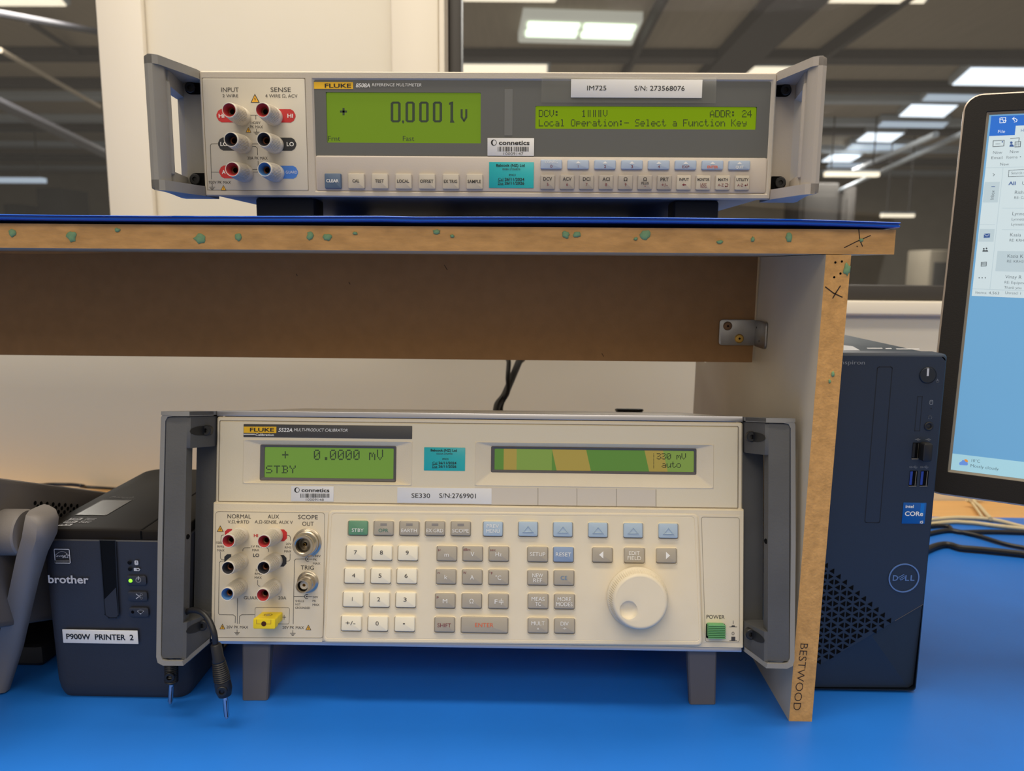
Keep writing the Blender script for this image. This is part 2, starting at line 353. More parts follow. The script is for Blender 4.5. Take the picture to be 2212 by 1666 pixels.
w1 = b.build('window_1', kind='structure')
b = MB(); b.box((-1.6, YW+.03, .32), (-.64, YW+.036, 1.86), 'glass'); b.build('pane', w1)
# ---- the hall beyond the glass
ZC = 3.2
def st(name, p0, p1, mat): b = MB(); b.box(p0, p1, mat); return b.build(name, kind='structure')
st('ceiling', (-20, 1.32, ZC+.12), (24, 27, ZC+.3), 'hall_roof')
st('floor', (-20, -4.5, -.95), (24, 27, -.9), 'hall_floor')
st('wall_far', (-20, 26.5, -.9), (24, 26.8, ZC+.12), 'hall_wall')
st('wall_left', (-20.2, 1.32, -.9), (-20, 27, ZC+.12), 'hall_wall'); st('wall_right', (24, 1.32, -.9), (24.2, 27, ZC+.12), 'hall_wall')
# roof beams running away from the viewer and purlins across
def zrow(px, py, z): return oz(px, py, z)
k = 0
for (x0, x1) in ((1672, 1792), (1955, 1972), (1432, 1444)):
    a = oz(x0, 2, ZC-.05); c = oz(x1, 2, ZC-.05); b = MB(); b.box((a.x, 1.4, ZC-.05), (c.x, 26.4, ZC+.12), 'hall_beam')
    tag(b.build('roof_beam'), ['wide dark roof beam running down the middle of the right hall window', 'thin dark roof rail right of the wide beam', 'thin dark roof rail left of the wide beam'][k], 'beam', 'roof beams seen through the window'); k += 1
for i, (py, th, mat) in enumerate(((118, .35, 'hall_beam'), (183, .35, 'hall_beam'), (212, .3, 'hall_pale'), (262, .35, 'hall_pale'), (282, .4, 'hall_beam'), (320, .5, 'hall_pale'), (348, .5, 'hall_beam'), (372, .7, 'hall_pale'))):  # pale purlins carry the light streaks of the ceiling in their colour
    y = oz(1900, py, ZC+.05).y; b = MB(); b.box((-19.5, y, ZC+.0), (23.5, y+th, ZC+.115), mat)
    tag(b.build('roof_purlin'), ['dark', 'pale'][mat == 'hall_pale']+' roof purlin crossing the hall ceiling, '+['nearest of all', 'behind the nearest one', 'third from the glass', 'fourth from the glass', 'fifth from the glass', 'sixth from the glass', 'seventh from the glass', 'farthest of all'][i], 'purlin', 'roof purlins in the hall')
def ceil_glow(px, label, mat='lamp_cold', z=ZC-.02, tubes=False, group='ceiling lights in the hall'):
    q = [oz(x, y, z) for x, y in px]; c = sum(q, Vector())/4
    t = thing('ceiling_light_glow', (c.x, c.y, z), label, 'ceiling light', group)
    g = lambda s, dz: [c+(p-c)*s+Vector((0, 0, dz)) for p in q]
    b = MB(); b.stations([g(1.0, 0), g(1.04, .02), g(1.04, .12)], 'lamp_frame' if tubes else 'hall_pale'); b.build('housing', t)
    if not tubes:
        b = MB(); b.stations([g(.95, -.012), g(.97, -.002)], mat); b.build('diffuser', t)
    else:
        L = lambda s, r: (q[0]*(1-s)+q[1]*s)*(1-r)+(q[3]*(1-s)+q[2]*s)*r
        for r in (.18, .52):
            for s0, s1 in ((.03, .475), (.525, .97)):
                b = MB(); b.stations([[L(s0, r-.10)-Vector((0, 0, .03)), L(s0, r+.10)-Vector((0, 0, .03)), L(s0, r+.10)-Vector((0, 0, .002)), L(s0, r-.10)-Vector((0, 0, .002))],
                                      [L(s1, r-.10)-Vector((0, 0, .03)), L(s1, r+.10)-Vector((0, 0, .03)), L(s1, r+.10)-Vector((0, 0, .002)), L(s1, r-.10)-Vector((0, 0, .002))]], 'lamp_tube'); b.build('tube_lamp', t)
    return t
ceil_glow([(1135, 42), (1383, 50), (1362, 98), (1124, 92)], 'ceiling light with four lit tubes, above the multimeter display', tubes=True)
ceil_glow([(2095, 145), (2290, 147), (2262, 186), (2053, 183)], 'lit square ceiling panel largest and nearest above the computer monitor')
ceil_glow([(1968, 225), (2072, 227), (2040, 253), (1940, 251)], 'lit ceiling panel second of the row stepping down beside the monitor')
ceil_glow([(1873, 286), (1955, 287), (1926, 307), (1848, 305)], 'lit ceiling panel third of the row stepping down beside the monitor')
ceil_glow([(1795, 334), (1862, 335), (1838, 350), (1773, 349)], 'lit ceiling panel fourth and smallest of the row beside the multimeter handle')
ceil_glow([(985, 138), (1185, 139), (1184, 160), (992, 158)], 'warm lit bar cut off by the top edge of the multimeter, left', 'lamp_warm')  # warm bars here and below: window reflections of room lights, built as glowing panels
ceil_glow([(1578, 143), (1740, 144), (1735, 165), (1570, 164)], 'warm lit bar just above the right handle of the multimeter', 'lamp_warm')
ceil_glow([(1745, -22), (2020, -21), (2000, 6), (1758, 4)], 'warm lit bar at the upper edge right of the roof beam', 'lamp_warm')
ceil_glow([(985, -20), (1215, -20), (1203, 3), (997, 1)], 'warm lit bar at the upper edge beside the dark window post', 'lamp_warm')
ceil_glow([(-120, -30), (115, -28), (148, 12), (-100, 11)], 'warm lit panel at the top of the left window', 'lamp_warm')
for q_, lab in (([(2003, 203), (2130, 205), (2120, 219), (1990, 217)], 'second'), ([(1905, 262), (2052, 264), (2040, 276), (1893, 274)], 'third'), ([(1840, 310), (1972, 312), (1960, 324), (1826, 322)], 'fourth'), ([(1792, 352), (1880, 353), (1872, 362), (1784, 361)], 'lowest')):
    ceil_glow(q_, 'dim bluish light strip just above the %s lit panel beside the monitor' % lab, 'lamp_streak', group='dim light strips in the hall')  # no lamps: emissive strips draw the streaks of light reflected by the roof
def pipe(name, a, ya, c, yc, r, mat, label, cat, group=None):
    b = MB(); b.tube([oy(a[0], a[1], ya), oy(c[0], c[1], yc)], r, mat, 8, 1); return tag(b.build(name), label, cat, group)
pipe('roof_pipe', (-60, 195), 8, (240, 338), 10, .06, 'hall_pipe', 'thick pale pipe slanting across the left window', 'pipe')
pipe('roof_pipe', (60, 45), 9, (190, 130), 12, .035, 'hall_beam', 'thin dark pipe slanting at the top of the left window', 'pipe')
pipe('roof_pipe', (0, 108), 9, (215, 230), 12, .03, 'hall_roof', 'thin pale pipe above the thick pipe in the left window', 'pipe')
pipe('roof_pipe', (-20, 26), 8, (230, 72), 9, .035, 'hall_pipe', 'grey pipe crossing the left window just under its lit panel', 'pipe')
pipe('roof_pipe', (1800, 418), 22, (2120, 270), 12, .045, 'hall_pale', 'long pale conduit slanting up beside the monitor', 'pipe')
pipe('roof_pipe', (1830, 375), 21, (2022, 290), 13, .05, 'hall_pale', 'shorter pale conduit above the long one beside the monitor', 'pipe')
for i, (x0, y0, x1, y1, Y) in enumerate(((1786, 371, 1900, 381, 16), (1908, 462, 1976, 469, 18))):
    a = oy(x0, y0, Y); c = oy(x1, y1, Y); b = MB(); b.box((a.x, Y, c.z), (c.x, Y+.15, a.z), 'lamp_warm'); b.box((a.x, Y-.02, a.z), (c.x, Y+.17, a.z+.04), 'hall_pale'); b.box((a.x+.1, Y+.06, a.z+.03), (a.x+.12, Y+.08, ZC+.12), 'hall_beam'); b.box((c.x-.12, Y+.06, a.z+.03), (c.x-.1, Y+.08, ZC+.12), 'hall_beam')
    tag(b.build('tube_light'), ['hanging lit tube light just right of the multimeter handle', 'hanging lit tube light above the right end of the shelf'][i], 'tube light', 'tube lights hanging in the hall')
b = MB(); a = oy(-30, 383, 18); c = oy(90, 394, 18); b.box((a.x, 18, c.z), (c.x, 18.2, a.z), 'lamp_streak'); b.box((c.x-.12, 18.06, a.z-.02), (c.x-.1, 18.08, ZC+.12), 'hall_beam'); tag(b.build('tube_light'), 'bluish lit tube light low in the left window', 'tube light', 'tube lights hanging in the hall')
for i, (x0, y0, x1, Y, cat) in enumerate(((75, 405, 135, 20, 'machine'), (5, 440, 42, 22, 'machine'), (1730, 395, 1815, 20, 'cabinet'), (1822, 402, 1852, 21, 'cabinet'), (2010, 540, 2060, 20, 'crate'))):
    a = oy(x0, y0, Y); c = oy(x1, y0, Y); b = MB(); b.box((a.x, Y, -.9), (c.x, Y+1.2, a.z), 'hall_dark' if i < 4 else 'hall_wall', .04); b.box((a.x+.1, Y-.05, -.9), (c.x-.1, Y, a.z-.3), 'hall_dark', .02)
    tag(b.build(['floor_machine', 'floor_machine', 'storage_cabinet', 'storage_cabinet', 'storage_crate'][i]), ['wide dark machine low in the left window', 'narrow dark machine at the edge of the left window', 'wide dark cabinet in the hall below the multimeter handle', 'narrow dark cabinet in the hall right of the wide one', 'brownish crate far off left of the monitor'][i], cat)
# ================================================================ bench
BX = (-1.4, 1.7)
b = MB(); b.box((BX[0], .02, -.034), (BX[1], 1.198, -.0022), 'bench_wood', .002); bench = b.build('workbench_top'); tag(bench, 'light wood workbench top along the wall under the blue mat', 'workbench')
b = MB(); b.box((BX[0]+.01, .05, -.0021), (BX[1]-.01, 1.108, 0), 'mat_blue', .0008); tag(b.build('bench_mat'), 'large blue rubber mat covering the workbench', 'mat')
for x in (-1.3, .1, 1.6):
    for y in (.12, 1.1):
        pass
bl = MB()
for x in (-1.3, .1, 1.6):
    for y in (.12, 1.1): bl.box((x-.03, y-.03, -.9), (x+.03, y+.03, -.033), 'frame_grey', .002); bl.build('leg', bench); bl = MB()
# ================================================================ riser shelf
t = thing('riser_shelf', (0, .78, 0), 'chipboard riser shelf with raw wood edges standing over the calibrator', 'shelf')
def edged_board(name, p0, p1, front_mat, body_mat, parent):
    b = MB(); b.box(p0, p1, body_mat); y = min(p0[1], p1[1]); fr = XZ(y); b.flat(fr, [(p0[0], p0[2]), (p1[0], p0[2]), (p1[0], p1[2]), (p0[0], p1[2])], front_mat, .0003)
    return b, fr
SY = .578
b, fr = edged_board('shelf_board', (-1.25, SY, .3684), (.2666, .935, .3861), 'mdf_edge', 'melamine', t)
# pen cross on the edge
for q in ([(1855, 496), (1857, 518), (1863, 532)], [(1824, 535), (1850, 522), (1880, 509)], [(1851, 532), (1852, 533)]): b.line(fr, q, 2.0, 'ink', h=.0003)
board = b.build('shelf_board', t)
# side panel with stepped rear edge
lean = lambda z: .2134+(.2176-.2134)*z/.368
b = MB()
sec = [(SY, 0), (SY, .368), (.93, .368), (.93, .245), (.985, .245), (.985, 0)]
vs = []
for off in (0, .0182):
    for y, z in sec: vs.append(Vector((lean(z)+off, y, z)))
n = len(sec); b.add(vs, [tuple(range(n)), tuple(range(n, 2*n))]+[(k, (k+1) % n, n+(k+1) % n, n+k) for k in range(n)], 'melamine')
fr = Fr((0, SY, 0), (1, 0, 0), (0, 0, 1))
b.flat(fr, [(lean(0), 0), (lean(0)+.0182, 0), (lean(.368)+.0182, .368), (lean(.368), .368)], 'mdf_edge_v', .0003)
for x, y in ((1804, 567), (1818, 565), (1815, 591), (1801.5, 599)): u, v = fr.at(x, y); b.flat(fr, circ(u, v, .00085, 12), 'hole_black', .0005)
for q in ([(1783, 620), (1800, 633), (1819, 642)], [(1815, 618), (1806, 632), (1799, 644)]): b.line(fr, q, 2.4, 'ink', h=.0004)
b.text(fr, 'BESTWOOD', 1729, 1463, 150, 15.5, 'ink', h=.0004, bold=2, rot=math.radians(-92.5))
panel = b.build('side_panel', t)
b = MB(); vs = []
b.box((-1.17, SY, 0), (-1.152, .985, .368), 'melamine'); b.flat(XZ(SY), [(-1.17, 0), (-1.152, 0), (-1.152, .368), (-1.17, .368)], 'mdf_edge_v', .0003); b.build('side_panel', t)
b = MB(); b.box((-1.152, .735, .2695), (.2145, .7415, .3682), 'hardboard', .0004)
fb = XZ(.735)
for x, y, l in ((963, 578, 5), (641, 594, 2), (755, 612, 2), (1302, 767, 3)): b.line(fb, [(x-l*.6, y-l), (x+l*.6, y+l)], 1.4, 'ink', h=0)
b.build('back_board', t)
# angle bracket
b = MB(); fb = XZ(.7345); u0, v1 = fb.at(1554, 690); u1, v0 = fb.at(1622, 746)
u1 = .2160
b.slab(fb, u0, v0, u1, v1, 0, .002, 'zinc', .003, .0003)
fs = Fr((.2164, .7345, 0), (0, -1, 0), (0, 0, 1)); b.slab(fs, 0, v0-.0005, .034, v1-.0003, 0.0, .0018, 'zinc', .004, .0003)
br = b.build('bracket', t)
def screw(fr, u, v, w, r, mat, parent, name='screw', ref=(1, 0, 0)):
    b = MB(); o = fr.P(u, v, w); b.lathe(o, fr.ez, [(r, 0), (r*1.0, r*.12), (r*.8, r*.35), (r*.42, r*.38)], mat, 20); b.flat(fr, [(u-r*.3, v), (u, v-r*.3), (u+r*.3, v), (u, v+r*.3)], 'hole_black', w+r*.4); return b.build(name, parent)
for x, y, mt in ((1570.5, 704, 'screw_brown'), (1595.5, 731, 'brass')): u, v = fb.at(x, y); screw(fb, u, v, .002, .0042, mt, br)
for v in (v1-.0065, v0+.006): screw(fs, .012 if v > v0+.012 else .022, v, .0018, .0042, 'screw_brown', br)
# blobs of adhesive putty
def blob(px, py, rx, ry, fr, parent, seed):
    rnd = random.Random(seed); u, v = fr.at(px, py); k = fr.mpp(px, py)[0]; b = MB(); n = 14
    jit = [rnd.uniform(.72, 1.15) for _ in range(n)]
    ring = lambda s: [(u+rx*k*s*jit[i]*math.cos(6.2832*i/n), v+ry*k*s*jit[i]*math.sin(6.2832*i/n)) for i in range(n)]
    b.loft(fr, [(ring(1), .0002), (ring(.92), .0008), (ring(.55), .0013), (ring(.15), .0014)], 'putty'); return b.build('putty_blob', parent, angle=60)
fr = XZ(SY-.0003)
for i, (x, y, rx, ry) in enumerate(((27, 503, 8, 9), (155, 511, 12, 12), (254, 497, 6, 5), (432, 515, 14, 11), (516, 512, 8, 10), (670, 510, 8, 9), (707, 512, 10, 8), (767, 504, 6, 4), (943, 501, 8, 6), (977, 510, 5, 4),
        (1222, 507, 9, 8), (1246, 507, 9, 7), (1394, 507, 12, 12), (1373, 516, 5, 4), (1555, 523, 8, 4), (1626, 517, 4, 6), (1704, 513, 8, 12), (1860, 519, 5, 4))): blob(x, y, rx, ry, fr, board, i)
for i, (x, y, rx, ry) in enumerate(((1829, 582, 8, 14), (1799, 808, 4, 6), (1792, 824, 3, 5))): blob(x, y, rx, ry, fr, panel, 40+i)
# thin blue mat on the shelf, wavy front edge lifting off the board
b = MB(); n = 60; x0, x1 = -1.22, .2665; rows = []
def zed(x):
    return .3885+.0009*math.sin(x*9+1)+(.0006 if x < -.1 else 0)-(.0012 if x > .2 else 0)*(x-.2)/.066
lo = []; 
for i in range(n+1):
    x = x0+(x1-x0)*i/n; z = zed(x); f = .0012
    lo.append([(x, .5735, z+.0002), (x, .5718, z+.0006), (x, .5712, z+.0012), (x, .5720, z+.0017), (x, .5735, z+.0018), (x, .5735, z+.0029), (x, .5718, z+.0030), (x, .5710, z+.0034), (x, .5716, z+.0039), (x, .62, .3893), (x, .932, .3893), (x, .932, .3863), (x, .64, .3863), (x, .60, z-.0004)])
b.stations(lo, 'mat_blue_edge'); tag(b.build('shelf_mat', angle=25), 'thin blue rubber mat lying on the riser shelf under the multimeter', 'mat')
# ================================================================ reference multimeter
UY = .603; UF = XZ(UY); UX0, UX1, UZ0, UZ1 = -.2455, .1828, .4088, .4999
mm = thing('reference_multimeter', (-.03, .8, .3893), 'flat beige reference multimeter with two green displays standing on the shelf mat', 'multimeter')
b = MB()
b.box((UX0+.004, UY+.012, UZ0+.001), (UX1-.004, 1.0, UZ1-.001), 'um_chassis', .002)
b.build('chassis', mm)
for x0, x1, y in ((-.215, -.168, .625), (.115, .150, .625), (-.215, -.180, .88), (.115, .150, .88)):
    b = MB(); b.box((x0, y, .3894), (x1, y+.03, UZ0+.001), 'foot_black', .002); b.build('foot', mm)
# front bezel with two recesses
b = MB()
def uvr(fr, x0, y0, x1, y1, h=0):
    u0, v1 = fr.at(x0, y0, h); u1, v0 = fr.at(x1, y1, h); return (u0, v0, u1, v1)
def quadr(fr, TL, TR, BR, BL, h=0):
    """average an upright rectangle out of four measured corners"""
    a, c, d, e = [fr.at(*p, h) for p in (TL, TR, BR, BL)]
    return ((a[0]+e[0])/2, (d[1]+e[1])/2, (c[0]+d[0])/2, (a[1]+c[1])/2)
A = quadr(UF, (436, 168), (659.5, 168), (667, 413), (447, 412)); Bq = quadr(UF, (673, 169), (1670.5, 171), (1658.5, 422), (680, 414))
o = (UX0, UZ0, UX1, UZ1)
# face built as a frame: outer rounded edge, then flat strips around the two recesses
b.loft(UF, [(rr(o[0]+.001, o[1]+.001, o[2]-.001, o[3]-.001, .002), -.014), (rr(o[0]+.0004, o[1]+.0004, o[2]-.0004, o[3]-.0004, .002), -.002), (rr(*o, .0018), -.0012), (rr(o[0]+.0010, o[1]+.0010, o[2]-.0010, o[3]-.0010, .0016), 0)], 'um_bezel', False, False)
g = (o[0]+.001, o[1]+.001, o[2]-.001, o[3]-.001)
def fq(u0, v0, u1, v1, mat='um_bezel', w=0): b.flat(UF, [(u0, v0), (u1, v0), (u1, v1), (u0, v1)], mat, w)
fq(g[0], g[1], A[0], g[3]); fq(A[2], g[1], Bq[0], g[3]); fq(Bq[2], g[1], g[2], g[3])
fq(A[0], g[1], A[2], A[1]); fq(A[0], A[3], A[2], g[3]); fq(Bq[0], g[1], Bq[2], Bq[1]); fq(Bq[0], Bq[3], Bq[2], g[3])
i = .0012
b.recess(UF, A, (A[0]+.0006, A[1]+.0006, A[2]-.0006, A[3]-.0006), 0, -.0005, 'groove', .0001, .001)
b.recess(UF, Bq, (Bq[0]+.0016, Bq[1]+.0014, Bq[2]-.0016, Bq[3]-.0014), 0, -.002, 'um_bezel', .0001, .0022)
b.build('bezel', mm)
# terminal panel
b = MB(); b.slab(UF, A[0]+.0005, A[1]+.0005, A[2]-.0005, A[3]-.0005, -.004, 0, 'um_panel', .001, .0002)
T = 'dark_print'
b.text(UF, 'INPUT', 496.9, 193.9, 38, 9.4, T); b.text(UF, '2 WIRE', 497.8, 207, 34, 6.6, T); b.text(UF, 'SENSE', 606.4, 193.9, 43.5, 9.6, T); b.text(UF, '4 WIRE Ω, ACV', 608, 207.3, 69.5, 7, T)
def warn(b, fr, cx, cy, s, bolt=False, h=0):
    k, ky = fr.mpp(cx, cy, h); u, v = fr.at(cx, cy, h); s *= k
    tri = lambda q: [(u-q*.5, v-q*.43), (u+q*.5, v-q*.43), (u, v+q*.5)]
    b.flat(fr, tri(s), 'dark_print', h+H0); b.flat(fr, [(u-s*.36, v-s*.35), (u+s*.36, v-s*.35), (u, v+s*.34)], 'warn_yellow', h+H0*1.8)
    if bolt:
        for q in ([(u+.03*s, v+.18*s), (u-.09*s, v-.05*s), (u+.01*s, v-.05*s)], [(u-.02*s, v-.02*s), (u+.09*s, v-.02*s), (u-.02*s, v-.27*s)]): b.flat(fr, q, 'dark_print', h+H0*2.6)
    else:
        b.flat(fr, [(u-.04*s, v-.14*s), (u+.04*s, v-.14*s), (u+.05*s, v+.14*s), (u-.05*s, v+.14*s)], 'dark_print', h+H0*2.6); b.flat(fr, [(u-.04*s, v-.27*s), (u+.04*s, v-.27*s), (u+.04*s, v-.19*s), (u-.04*s, v-.19*s)], 'dark_print', h+H0*2.6)
def ground(b, fr, cx, cy, s, mat='dark_print', h=0, lw=1.1):
    b.line(fr, [(cx, cy-s*.6), (cx, cy)], lw, mat, h)
    for j, f in enumerate((.55, .36, .18)): b.line(fr, [(cx-s*f, cy+j*s*.24), (cx+s*f, cy+j*s*.24)], lw, mat, h)
warn(b, UF, 551, 213, 20, True); warn(b, UF, 536.7, 280.8, 12.5); warn(b, UF, 482.8, 406, 12.5)
b.text(UF, '1420V', 552.3, 265.2, 20.7, 5.7, T); b.text(UF, 'PK MAX', 554, 274.2, 27.8, 5.8, T); ground(b, UF, 554.3, 285.3, 11); ground(b, UF, 458.5, 404.5, 11)
b.text(UF, '30A PK MAX', 556.6, 341.8, 43.6, 6.4, T); b.text(UF, '920V PK MAX', 475.1, 394, 47.4, 6.2, T)
for q in ([(537, 249), (570, 249)], [(552.8, 249), (552.8, 258)], [(470, 310.5), (457, 311), (454.5, 314), (457, 387)], [(457, 371.8), (473, 371.8)], [(540, 311), (558, 311)], [(540, 316), (552, 316.5), (556, 320), (556.5, 335)], [(557.5, 348), (557.8, 366), (542, 366.5)], [(543, 371.6), (562, 371.6)]): b.line(UF, q, 1.0, T)
def pad(b, fr, x0, y0, x1, y1, side, mat):
    u0, v1 = fr.at(x0, y0); u1, v0 = fr.at(x1, y1); r = (v1-v0)*.38
    if side == 'l': pts = [(u1, v0), (u1, v1), (u0+r, v1), (u0+r*.4, v1-r*.35), (u0, v1-r*1.1), (u0, v0+r*1.1), (u0+r*.4, v0+r*.35), (u0+r, v0)]
    else: pts = [(u0, v0), (u0, v1), (u1-r, v1), (u1-r*.4, v1-r*.35), (u1, v1-r*1.1), (u1, v0+r*1.1), (u1-r*.4, v0+r*.35), (u1-r, v0)]
    b.flat(fr, pts, mat, H0)
pad(b, UF, 467, 235.4, 520, 264.6, 'l', 'red_pad'); pad(b, UF, 592, 235.6, 639, 264.8, 'r', 'red_pad')
pad(b, UF, 470.4, 297, 524, 325.6, 'l', 'black_pad'); pad(b, UF, 594, 297.3, 640.7, 325.8, 'r', 'black_pad')
pad(b, UF, 473, 357.6, 526, 385.7, 'l', 'red_pad'); pad(b, UF, 597, 358, 644.4, 386.2, 'r', 'blue_pad')
b.text(UF, 'HI', 478.6, 250.3, 12, 8.4, 'white_print', bold=1, h=H0); b.text(UF, 'HI', 627, 250.3, 12, 8.4, 'white_print', bold=1, h=H0); b.text(UF, 'LO', 484, 311.3, 15.6, 8.6, 'white_print', bold=1, h=H0); b.text(UF, 'LO', 627.2, 311.5, 15.5, 8.8, 'white_print', bold=1, h=H0)
b.text(UF, 'A', 483.4, 371.6, 8, 8.2, 'white_print', bold=1, h=H0); b.text(UF, 'GUARD', 629.8, 372.2, 24.6, 5.8, 'white_print', bold=2, h=H0)
b.build('terminal_panel', mm)
def post(fr, tx, ty, mat, parent, h=.026, R=.0064, r=.0053, scale=1.0, w0=0):
    u, v = fr.at(tx, ty, h); o = fr.P(u, v, w0)
    b = MB(); prof = [(R*1.0, -.001), (R*1.04, .002), (R*1.05, .0062), (R*1.0, .0074), (R*1.02, .0078), (R*1.03, .0100), (R*.98, .0150), (r*1.03, h-.0022), (r*1.02, h-.0014), (r, h-.0006), (r*.96, h), (r*.885, h), (r*.87, h-.0004)]
    b.lathe(o, fr.ez, prof, 'post_plastic', 114, knurl=(4, 7, .00055), cap=False)
    p = b.build('binding_post', parent, angle=40)
    b = MB(); b.lathe(o, fr.ez, [(r*.875, h-.0003), (r*.80, h-.0009), (r*.54, h-.0034), (r*.50, h-.006)], mat, 32, cap=False); b.lathe(o, fr.ez, [(r*.50, h-.006), (r*.34, h-.0065), (r*.34, h-.016), (0.0001, h-.016)], 'contact', 20, cap=False); b.build('collar', p, label={'insert_red': 'red ', 'insert_black': 'black ', 'insert_blue': 'blue '}[mat]+'collar in the mouth of the post')
    return p
for x, y, mt in ((494.8, 237.7, 'insert_red'), (567, 237.7, 'insert_red'), (498.7, 301.3, 'insert_black'), (569.6, 301.3, 'insert_black'), (501.5, 365.6, 'insert_red'), (571.3, 365.6, 'insert_blue')): post(UF, x, y, mt, mm)
# display window
b = MB(); Wn = quadr(UF, (678, 172.5), (1667, 173), (1658.5, 340.5), (682, 337.5), -.0015)
L1 = quadr(UF, (703.7, 199.6), (1038.3, 199.6), (1038.7, 308.9), (706.5, 308.9), -.0015); L2 = quadr(UF, (1156.8, 228.8), (1635.4, 231), (1633, 280.3), (1156.5, 278), -.0015)
def holes(fr, R, hs, mat, w):
    """flat plate R with rectangular windows hs, cut in columns"""
    hs = sorted(hs); xs = R[0]
    for hh in hs:
        b.flat(fr, [(xs, R[1]), (hh[0], R[1]), (hh[0], R[3]), (xs, R[3])], mat, w); b.flat(fr, [(hh[0], R[1]), (hh[2], R[1]), (hh[2], hh[1]), (hh[0], hh[1])], mat, w); b.flat(fr, [(hh[0], hh[3]), (hh[2], hh[3]), (hh[2], R[3]), (hh[0], R[3])], mat, w); xs = hh[2]
    b.flat(fr, [(xs, R[1]), (R[2], R[1]), (R[2], R[3]), (xs, R[3])], mat, w)
holes(UF, Wn, [L1, L2], 'um_window', -.0015)
for q in (L1, L2): b.recess(UF, q, q, -.0015, -.0035, 'um_window', .0001, .0012)
b.loft(UF, [(rr(*Wn, .0004), -.0015), (rr(*Wn, .0004), -.003)], 'um_window', False, False)
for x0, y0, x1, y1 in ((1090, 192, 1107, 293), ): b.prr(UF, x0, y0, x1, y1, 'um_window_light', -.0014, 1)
b.prr(UF, 678, 177.3, 763, 192.2, 'yellow_tag', -.0014, .5)
hh = -.0013
b.text(UF, 'FLUKE', 730, 185.1, 57, 8.6, 'label_black', hh, bold=1); b.text(UF, '8508A', 784, 184.4, 31.5, 8.6, 'white_print', hh, bold=1, shear=.2); b.text(UF, 'REFERENCE MULTIMETER', 857, 183.4, 107, 6.6, 'white_print', hh, shear=.2)
win = b.build('display_window', mm)
b = MB(); fl = -.0033; b.flat(UF, [(L1[0], L1[1]), (L1[2], L1[1]), (L1[2], L1[3]), (L1[0], L1[3])], 'lcd_green', fl); h = fl
def seg0(x0, y0, x1, y1, t=5.5, c=4):
    o_ = [(x0+c, y0), (x1-c, y0), (x1, y0+c), (x1, y1-c), (x1-c, y1), (x0+c, y1), (x0, y1-c), (x0, y0+c)]
    i_ = [(x0+t+1, y0+t-1), (x1-t-1, y0+t-1), (x1-t, y0+t), (x1-t, y1-t), (x1-t-1, y1-t+1), (x0+t+1, y1-t+1), (x0+t, y1-t), (x0+t, y0+t)]
    for k in range(8): b.pflat(UF, [o_[k], o_[(k+1) % 8], i_[(k+1) % 8], i_[k]], 'lcd_dark', h)
for x0, x1 in ((844, 865.5), (876, 896), (905.5, 926), (935, 955)): seg0(x0, 219.5, x1, 264.5)
b.pflat(UF, [(870.5, 259), (873.5, 263), (871, 268), (868, 263)], 'lcd_dark', h)
b.pflat(UF, [(970, 222), (976, 219.5), (979, 219.5), (979, 259), (982, 265), (972, 265), (973, 259), (973, 226), (970, 227)], 'lcd_dark', h)
for q in ([(995, 236), (999.5, 236), (999.5, 252), (1003, 260), (1002.5, 264.5), (995, 254)], [(1009.5, 236), (1005, 236), (1005, 252), (1001.5, 260), (1002.5, 264.5), (1009.5, 254)]): b.pflat(UF, q, 'lcd_dark', h)
b.pflat(UF, [(734.5, 239), (749.5, 239), (749.5, 243.4), (734.5, 243.4)], 'lcd_dark', h); b.pflat(UF, [(740, 233.5), (744.4, 233.5), (744.4, 249), (740, 249)], 'lcd_dark', h)
b.text(UF, 'Frnt', 722, 299.2, 26, 10.5, 'lcd_dark', h); b.text(UF, 'Fast', 882.6, 299.2, 24.5, 10.5, 'lcd_dark', h)
b.build('main_display', win, label='large green number display')
b = MB(); b.flat(UF, [(L2[0], L2[1]), (L2[2], L2[1]), (L2[2], L2[3]), (L2[0], L2[3])], 'lcd_lime', fl)
b.dots(UF, 'DCV:    1|||V', 1163.7, 237.6, 11.55, 2.0, 2.2, 'lcd_black', h); b.dots(UF, 'ADDR: 24', 1163.7+11.55*32, 238.4, 11.55, 2.0, 2.2, 'lcd_black', h)
b.dots(UF, 'Local Operation:- Select a Function Key', 1163.7, 258, 11.55, 2.0, 2.2, 'lcd_black', h)
b.build('text_display', win, label='lime green two line text display')
# silver key strip
b = MB(); K = (Bq[0]+.0010, Bq[1]+.0012, Bq[2]-.0012, Wn[1]); b.slab(UF, *K, -.004, -.0006, 'um_silver', .0016, .0006); strip = b.build('key_strip', mm)
KH = .0016
def ukey(cx, cy, wpx, hpx, mat, items, parent, fr=None, h=KH, name='key', base=-.001, r=.0009, extra=None):
    fr = fr or UF; u, v = fr.at(cx, cy, h); kx, ky = fr.mpp(cx, cy, h); a, c = wpx*kx/2, hpx*ky/2; b = MB()
    q = lambda i: rr(u-a+i, v-c+i, u+a-i, v+c-i, max(r-i, .0002))
    b.loft(fr, [(q(0), base), (q(0), h-.0005), (q(.00022), h-.00015), (q(.0006), h)], mat)
    for it in items:
        if it[0] == 't': _, s, x, y, w, hp, mt = it[:7]; b.text(fr, s, x, y, w, hp, mt, h, bold=it[7] if len(it) > 7 else 0)
        else: b.pflat(fr, it[1], it[2], h)
    if extra: extra(b, h)
    return b.build(name, parent)
DK = 'dark_print'
